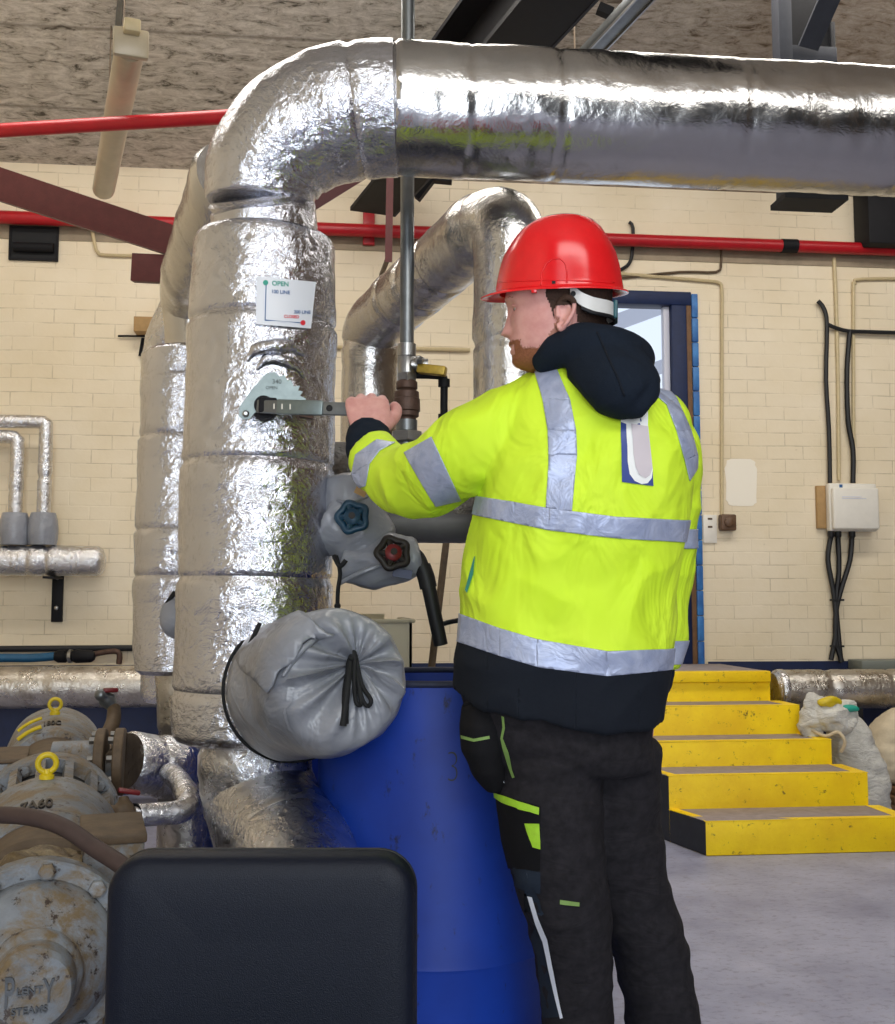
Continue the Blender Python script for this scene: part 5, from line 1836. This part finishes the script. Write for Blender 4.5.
def is_beard(p):
    f, l, u = hloc(p)
    if not (12 < f < 66 and abs(l) < 42 and -75 < u < -32):
        return False
    n = noise.noise(p * 120) * 2.5 + noise.noise(p * 420) * 2
    if f > 44.5 and -49.5 < u < -41 and abs(l) < 12:      # lips
        return False
    if u > -36.5 + n * .4 or (u > -46 and f < 36 + n):
        return False
    return f > 22 + n - (u + 60) * .4


def is_stubble(p):
    f, l, u = hloc(p)
    if not (-6 < f < 60 and abs(l) < 42 and -75 < u < -20):
        return False
    n = noise.noise(p * 120) * 3 + noise.noise(p * 420) * 2.5
    if f > 44 and -50 < u < -40 and abs(l) < 14:
        return False
    return u < -44 + n + max(0, (16 - f)) * 1.5 and f > -2 + n * .6


shell(bm_, is_hair, .0016, 'hair', 'hair', man, .0010)
shell(bm_, is_stubble, .0004, 'stubble', 'stubble', man, .0004)
shell(bm_, is_beard, .0010, 'beard', 'beard', man, .0011)
for sd_ in (-1, 1):
    ec = hpt(38.2, sd_ * 15.5, -6.5)
    ey = link('eye', mesh(sphere(ec, 6.2 * hs_px, 24, 16)), 'eye', man, 180)
    link('iris', mesh(sphere(hpt(38.2 + 4.3, sd_ * 15.2, -6.8), 2.7 * hs_px, 16, 10)), 'iris', ey, 180)
    link('eyelid', mesh(fused(add(tube([hpt(41, sd_ * 9, -6), hpt(44.3, sd_ * 12, -3.2), hpt(44.3, sd_ * 16, -2.6), hpt(41.5, sd_ * 20.5, -4.2), hpt(38.5, sd_ * 23, -6.5)], [1.2 * hs_px, 2.2 * hs_px, 2.6 * hs_px, 2.4 * hs_px, 1.4 * hs_px], 10, 4), tube([hpt(41, sd_ * 9.5, -9), hpt(43.5, sd_ * 13, -11), hpt(43, sd_ * 17, -11), hpt(39, sd_ * 22, -8.5)], [1.0 * hs_px, 1.5 * hs_px, 1.5 * hs_px, 1.0 * hs_px], 10, 4)), .0012, 2)), 'skin', ey, 180)
    link('eyebrow', mesh(tube([hpt(52.6, sd_ * 7, 2), hpt(51.6, sd_ * 13, 4.2), hpt(48.4, sd_ * 20, 5), hpt(44, sd_ * 25, 3)], [1.2 * hs_px, 1.7 * hs_px, 1.5 * hs_px, .8 * hs_px], 8, 4, disp=lambda q: nz3(q, 400) * .0008)), 'beard', man, 180)

# ---------------------------------------------------------------- jacket
def wr(p, n):
    """Soft cloth folds."""
    u, v_, d = proj(p)
    k = noise.noise(Vector((p.x * 5 + p.z * 3, p.y * 5, p.z * 7 - p.x * 4))) * .009
    k += (1 - abs(noise.noise(Vector((p.x * 9 + p.z * 5, p.y * 9, p.z * 9 - p.x * 7)))) * 2.2) * .006
    k += noise.noise(p * 26) * .0012
    return k


shoulder_caps = add(sphere(P(548, 418, 2.08), .084), sphere(P(653, 428, 2.15), .07))
jk = fused(add(loft(tor(0)), shoulder_caps, limb(ARML[:3], 24, 6, .0), limb(ARMR[:3], 24, 6, .0)), .0055, 8, .5, wr)


def cut(me, planes, off=0.0):
    """Part of a surface inside half-spaces (co, normal pointing outwards), pushed off along its normals."""
    bm = bmesh.new()
    bm.from_mesh(me)
    for co, no in planes:
        g = bm.verts[:] + bm.edges[:] + bm.faces[:]
        bmesh.ops.bisect_plane(bm, geom=g, plane_co=co, plane_no=no, clear_outer=True, dist=1e-6)
    bm.normal_update()
    for v in bm.verts:
        v.co += v.normal * off
    return bm


def quad_planes(q, d=2.1):
    """Half-spaces bounded by the sheets through the edges of a quad."""
    pts = [P(x, y, d) for x, y in q]
    c = sum(pts, Vector()) / len(pts)
    out = []
    for i in range(len(pts)):
        a, b = pts[i], pts[(i + 1) % len(pts)]
        n = (a - CAMP).cross(b - CAMP).normalized()
        if n.dot(c - CAMP) > 0:
            n = -n
        out.append((CAMP, n))
    return out


def patch(me, quads, off, name, mat, par, th=.0016, keep=None, label=None):
    V, F = [], []
    for q in quads:
        bm = cut(me, quad_planes(q), off)
        if keep:
            dead = [f for f in bm.faces if not keep(f.calc_center_median(), f.normal)]
            bmesh.ops.delete(bm, geom=dead, context='FACES')
        V, F = add((V, F), bmvf(bm))
    m_ = mesh((V, F))
    bm = bmesh.new()
    bm.from_mesh(m_)
    bmesh.ops.remove_doubles(bm, verts=bm.verts[:], dist=1e-5)
    bm.to_mesh(m_)
    bm.free()
    o = link(name, m_, mat, par, 180, label)
    s_ = o.modifiers.new('thickness', 'SOLIDIFY')
    s_.thickness = th
    s_.offset = -1
    return o


def strip(top, bot):
    return [[top[i], top[i + 1], bot[i + 1], bot[i]] for i in range(len(top) - 1)]


jacket = link('jacket', jk, 'hivis', man, 180)
sl = link('sleeve', fused(limb(ARML[1:], 28, 8), .0055, 5, .5, wr), 'hivis', jacket, 180)
sr = link('sleeve', fused(limb(ARMR[1:], 28, 8), .0055, 5, .5, wr), 'hivis', jacket, 180)
jk2, sl2, sr2 = jacket.data, sl.data, sr.data
front_ok = lambda c, n: n.dot(c - CAMP) < 0.02
not_arm = lambda c, n: True
patch(jk2, strip([(440, 635), (456, 636), (487, 647), (518, 656), (576, 668), (639, 670), (668, 664), (690, 658)], [(440, 740), (456, 740), (487, 750), (518, 760), (576, 760), (639, 760), (668, 760), (690, 760)]), .0012, 'hem_panel', 'navy_hem', jacket)
patch(jk2, strip([(440, 606), (456, 612), (500, 628), (537, 639), (607, 651), (667, 649), (690, 646)], [(440, 635), (456, 641), (500, 656), (518 + 20, 667), (607, 676), (667, 670), (690, 666)]), .0026, 'reflective_band', 'reflect', jacket)
patch(jk2, strip([(468, 494), (477, 496), (515, 502), (549, 508), (615, 516.5), (683, 520), (700, 520)], [(468, 513), (477, 515.5), (515, 523), (549, 530), (615, 538), (683, 542), (700, 542)]), .0026, 'reflective_band', 'reflect', jacket)
patch(jk2, strip([(530, 352), (534, 369), (543, 400), (548, 430), (549, 455), (546, 508)], [(553, 350), (557, 369), (570, 400), (576, 430), (577, 455), (572, 511)]), .0026, 'reflective_band', 'reflect', jacket)
patch(jk2, strip([(655, 395), (666, 405), (676, 431), (684, 460), (689, 481)], [(664, 385), (676, 398), (690, 430), (697, 455), (697, 468)]), .0026, 'reflective_band', 'reflect', jacket, keep=lambda c, n: n.dot((c - CAMP).normalized()) < 0.1)
patch(sl2, [[(404.5, 453), (432, 437), (461, 500), (435.5, 506)]], .0024, 'reflective_band', 'reflect', sl)
patch(sl2, [[(356, 455), (377, 440), (395, 443), (380, 451)], [(356, 455), (380, 451), (370, 464), (352, 474)], [(352, 474), (370, 464), (366, 486), (350, 490)]], .0024, 'reflective_band', 'reflect', sl)
patch(sr2, strip([(640, 530), (705, 529)], [(640, 549), (705, 548)]), .0024, 'reflective_band', 'reflect', sr)
patch(sr2, strip([(640, 642), (705, 640)], [(640, 666), (705, 663)]), .0024, 'reflective_band', 'reflect', sr)
# cuffs
cl = link('cuff', mesh(fused(add(limb([(376, 460, 2.325, 22), (370, 450, 2.35, 24), (369, 440, 2.375, 23.5), (369.5, 431, 2.392, 21)], 28, 6)), .005, 4, .5, lambda p, n: nz3(p, 40) * .003)), 'navy', jacket, 180, 'black knitted cuff')
cr = link('cuff', mesh(fused(add(limb([(652, 655, 2.25, 25.5), (649, 672, 2.252, 25), (646, 690, 2.258, 22), (645, 704, 2.262, 17)], 28, 6)), .005, 4, .5, lambda p, n: nz3(p, 40) * .003)), 'navy', jacket, 180, 'black knitted cuff')
# back print: blue ground with a pale rounded stroke edged in white
TR = BVHTree.FromObject(jacket, bpy.context.evaluated_depsgraph_get()) if False else None
bmj = bmesh.new()
bmj.from_mesh(jk2)
bvj = BVHTree.FromBMesh(bmj)


drape([(620.5, 414), (640, 414), (648, 468), (652, 468), (653, 486), (621.5, 482)], bvj, .0022, 'back_print', 'logo_blue', jacket)
bp = bpy.data.objects['back_print']
wpoly = [(620.5, 408), (647, 411), (647, 427), (652, 470), (651, 478), (647, 483), (641, 484), (634, 481), (629, 474), (627, 462), (626, 425), (620.5, 423)]
drape(wpoly, bvj, .0032, 'stroke_edge', 'logo_white', bp)
drape([(631, 425), (647, 427), (651.5, 468), (649, 475), (644.5, 478), (638, 474.5), (634.5, 467), (632.5, 455)], bvj, .0042, 'stroke', 'logo_grey', bp)
drape([(466, 590), (470, 575), (475, 557), (476, 556), (474, 575), (468, 593)], bvj, .0022, 'side_pocket', 'ink_green', jacket)
# black hood of the jersey lying on the back
def hood_n(p, n):
    return nz3(p, 11) * .004 + (1 - abs(nz3(p, 15, 3)) * 2) * .003 + nz3(p, 40) * .0008


hb_ = [limb([(540, 366, 2.0, 11), (556, 353, 1.97, 17), (578, 346, 1.95, 22), (600, 348, 1.94, 24), (622, 354, 1.96, 23), (634, 358, 2.06, 20), (625, 352, 2.16, 18), (590, 356, 2.2, 16), (556, 362, 2.14, 14), (540, 366, 2.04, 12)], 24, 5),
       limb([(586, 362, 1.96, 24), (606, 376, 1.92, 32), (624, 390, 1.895, 31), (637, 398, 1.89, 25)], 28, 6),
       limb([(600, 350, 1.95, 25), (628, 374, 1.92, 26), (640, 394, 1.90, 24), (648, 403, 1.9, 15)], 28, 6),
       limb([(604, 384, 1.92, 20), (624, 399, 1.885, 18), (645, 404, 1.885, 14)], 24, 6)]
hood = link('hood', fused(add(*hb_), .005, 9, .5, hood_n), 'navy', man, 180)
hbm = bmesh.new()
hbm.from_mesh(hood.data)
hbv = BVHTree.FromBMesh(hbm)


drape_line([(597, 332), (606, 352), (618, 378), (626, 400)], hbv, .0022, 'hood_seam', 'navy_hem', hood)

# ---------------------------------------------------------------- trousers
def twr(p, n):
    k = (1 - abs(noise.noise(Vector((p.x * 7 + p.z * 4, p.y * 7, p.z * 9 - p.x * 5)))) * 2.2) * .005
    k += (1 - abs(noise.noise(Vector((p.x * 6 - p.z * 7, p.y * 6 + 3, p.z * 14)))) * 2.2) * .004
    return k + noise.noise(p * 30) * .0012


tp = [loft([ring3(x, y, d, w_, h, 0, 0, 48) for x, y, d, w_, h in HIPS])]
for L_ in (LEGL, LEGR):
    tp.append(loft([ring3(x, y, d, w_, h, 0, 0, 40) for x, y, d, w_, h in L_]))
tro = link('trousers', fused(add(*tp), .0062, 7, .5, twr), 'trouser', man, 180)
tbm = bmesh.new()
tbm.from_mesh(tro.data)
tbv = BVHTree.FromBMesh(tbm)
# holster pouch at the hip, thigh pocket, knee panel and trims
pouch = link('holster_pocket', fused(add(loft([ring3(x, y, d, w_, h, 0, 0, 32) for x, y, d, w_, h in ((488, 694, 2.05, 14, .04), (484, 705, 2.04, 21, .06), (482, 725, 2.03, 22, .065), (483, 750, 2.03, 22, .065), (488, 772, 2.03, 17, .055), (495, 790, 2.04, 8, .03))])), .005, 5, .5, lambda p, n: nz3(p, 16) * .006), 'pocket', tro, 180)
pbm = bmesh.new()
pbm.from_mesh(pouch.data)
pbv = BVHTree.FromBMesh(pbm)
drape([(461.5, 735), (474, 738.5), (489, 735.5), (489.5, 738.5), (474, 741.5), (462, 738.5)], pbv, .002, 'pocket_trim', 'lime_dull', pouch)
drape_line([(462, 706), (475, 702), (492, 706)], pbv, .004, 'pouch_rim', 'pocket', pouch)
drape([(502, 716), (504.5, 717), (505.5, 728), (503.5, 738), (509, 752), (513, 770), (515.5, 777), (513, 778), (508, 764), (503, 748), (501, 738), (503, 727)], tbv, .0022, 'side_zip', 'lime_dull', tro)
drape([(501, 769), (505.5, 783), (500, 782)], tbv, .0022, 'care_tag', 'white_trim', tro)
thigh = drape([(497, 794), (541, 806), (541, 870), (510, 868), (503, 840)], tbv, .004, 'thigh_pocket', 'pocket', tro)
drape([(496.5, 792), (501, 794), (520, 801), (539.5, 807), (539.5, 813.5), (520, 808), (504, 801.5), (497, 797)], tbv, .006, 'pocket_trim', 'lime', thigh)
drape([(526, 822.5), (540, 823), (541.5, 848), (534, 846), (529, 833)], tbv, .006, 'pocket_flash', 'lime', thigh)
kp = drape([(509, 866), (541, 872), (541, 893), (530, 892), (512, 884)], tbv, .003, 'knee_panel', 'knee', tro)
kp2 = drape([(512, 885), (528, 894), (536, 925), (546, 946), (561, 1016), (544, 1018), (538, 956), (527, 925)], tbv, .0025, 'knee_panel', 'knee', tro)
drape([(529, 895), (533.5, 896), (540, 918), (548.5, 938), (555, 972), (563.5, 1016), (561, 1017), (551, 973), (544.5, 941), (537, 923)], tbv, .005, 'knee_piping', 'white_trim', kp2)
drape([(560, 899.5), (579, 902), (579, 906), (560, 904)], tbv, .0022, 'leg_tab', 'lime_dull', tro)
# boots
for L_, nm in ((LEGL, 'boot'), (LEGR, 'boot')):
    x, y, d, w_, h = L_[-1]
    f = P(x, y, d)
    dirv = (-RT * .45 + FHv * .9).normalized()
    sdv = dirv.cross(Vector((0, 0, 1)))
    c = Vector((f.x, f.y, 0))
    bt_ = link(nm, fused(add(tube([c + Vector((0, 0, .2)), c + Vector((0, 0, .1)), c + dirv * .01 + Vector((0, 0, .055))], [.055, .056, .054], 24, 4),
        loft([[c + dirv * t_ + sdv * (w2 * math.cos(a)) + Vector((0, 0, .022 + max(0, math.sin(a)) * hh - (.018 if math.sin(a) < 0 else 0))) for a in [2 * math.pi * j / 24 for j in range(24)]] for t_, w2, hh in ((-.075, .02, .03), (-.06, .038, .06), (0, .042, .08), (.08, .045, .07), (.15, .05, .055), (.19, .042, .045), (.21, .02, .03))])), .006, 5), 'black', man, 180)

# ---------------------------------------------------------------- hard hat
def helmet():
    rings = []
    prof = [(288.5, 0)]
    # (y, front x, back x, half width px)
    rows = [(217.5, 553, 573, 6), (219, 541, 584, 16), (223, 531, 593, 26), (230, 521, 601, 36), (240, 512, 608, 43), (252, 505, 613.5, 47.5), (264, 501, 617, 49.5), (275, 498.5, 619, 50.5), (281, 497.5, 620, 51), (286, 497, 621, 51.5)]
    for y, fx, bx, w_ in rows:
        cxm = (fx + bx) / 2
        ring = []
        for j in range(96):
            a = 2 * math.pi * j / 96
            ca, sa = math.cos(a), math.sin(a)
            f = (560 - cxm) + ca * (bx - fx) / 2
            l = sa * w_
            u = 305 - y
            # centre ridge
            rdg = 2.0 * gs(l, 9) * (1 if u < 84 else .5)
            kk = max(0, min(1, (y - 217) / 70))
            ring.append(hpt(f + rdg * ca * (1 if u < 60 else 0), l, u + (rdg if u > 60 else 0) * .6 + kk * (.15 * l - 5)))
        rings.append(ring)
    # brim: peak in front, narrow rim at sides and back
    def brim(out, dy):
        ring = []
        for j in range(96):
            a = 2 * math.pi * j / 96
            ca, sa = math.cos(a), math.sin(a)
            ex = out * (3.5 + 13.5 * max(0, ca) ** 2.2 + 3.5 * max(0, -ca) ** 3)
            f = 1 + ca * (62 + ex)
            l = sa * (51.8 + ex * (1 if ca < 0 else .8))
            yy = 287.5 + dy + out * (1.2 + 3.5 * max(0, ca) ** 2)
            ring.append(hpt(f, l, 305 - yy + .15 * l - 5 + 2.5 * max(0, ca)))
        return ring
    rings += [brim(0.05, 0), brim(.4, .3), brim(.9, .5), brim(1.0, 1.3), brim(.97, 2.2), brim(.85, 2.4), brim(.3, 2.0), brim(-.1, 1.6)]
    # inner shell
    for y, fx, bx, w_ in reversed(rows[1:]):
        cxm = (fx + bx) / 2
        rings.append([hpt((560 - cxm) + math.cos(a) * ((bx - fx) / 2 - 2), math.sin(a) * (w_ - 2), 305 - y - 2.2 + max(0, min(1, (y - 217) / 70)) * (.15 * math.sin(a) * w_ - 5)) for a in [2 * math.pi * j / 96 for j in range(96)]])
    return loft(rings)


hv = helmet()
hat = link('hard_hat', mesh(hv), 'helmet', man, 60)
hm = bmesh.new()
hm.from_mesh(hat.data)
hbt = BVHTree.FromBMesh(hm)
arch = [(541, 286), (542, 272), (546, 264), (552, 259), (560, 258.5), (565, 263), (567, 272), (566.5, 285)]
drape_line(arch, hbt, .0016, 'side_boss', 'helmet', hat)
drape_line([(499, 282), (530, 280.5), (565, 280), (600, 282), (617, 283)], hbt, .0016, 'rim_bead', 'helmet', hat)
drape([(552, 281.2), (555.5, 281), (555.5, 284), (552, 284.2)], hbt, .0012, 'slot', 'void', hat)
link('strap_lug', mesh(obox(hpt(22, -50.5, 1.5), HF * 2.6 * hs_px, LAT * 1.6 * hs_px, UPH * 2.6 * hs_px, .0008)), 'helmet', hat)
# nape harness: pale strap with a teal ratchet
def harn(f, l, u):
    return hpt(f, l, u)
HR = [(-12, -42.5, 13), (-17, -43.5, 8), (-23, -44, 3), (-33, -42.5, -1.5), (-42, -37, -3), (-49, -28, -3.5), (-53.5, -14, -4), (-54.5, 0, -4), (-53.5, 14, -4), (-49, 28, -3.5), (-42, 37, -3), (-33, 42.5, -1.5), (-23, 44, 3), (-12, 42.5, 13)]
HR = [(f, l, u - 6 + .1 * l) for f, l, u in HR]
ctr = [harn(*h) for h in HR]
pp_, _ = crom(ctr, [0] * len(ctr), 5)
hn = [6.5 * hs_px if 4 < i < len(pp_) - 5 else 5 * hs_px for i in range(len(pp_))]
rings = []
for i, p in enumerate(pp_):
    o_ = (p - hpt(-2, 0, 0))
    o_ -= UPH * o_.dot(UPH)
    o_.normalize()
    rings.append([p + UPH * hn[i] + o_ * .0, p + UPH * hn[i] + o_ * .0028, p - UPH * hn[i] + o_ * .0028, p - UPH * hn[i]])
hs3 = link('nape_strap', mesh(loft(rings)), 'white_plastic', hat, 50)
link('strap_pad', mesh(tube([harn(f, l * 1.0, u - 8) for f, l, u in HR[2:12]], 2.0 * hs_px, 8, 4)), 'black', hs3)
link('strap_slot', mesh(revolve([(-.002, 2.6 * hs_px), (.0022, 2.6 * hs_px)], hpt(-15, -44.8, -2), -LAT, 14)), 'void', hs3)
link('ratchet', mesh(obox(hpt(-55.0, -10, -12), HF * 2.2 * hs_px, LAT * 13 * hs_px, UPH * 9 * hs_px, .003)), 'teal', hat, label='teal ratchet')
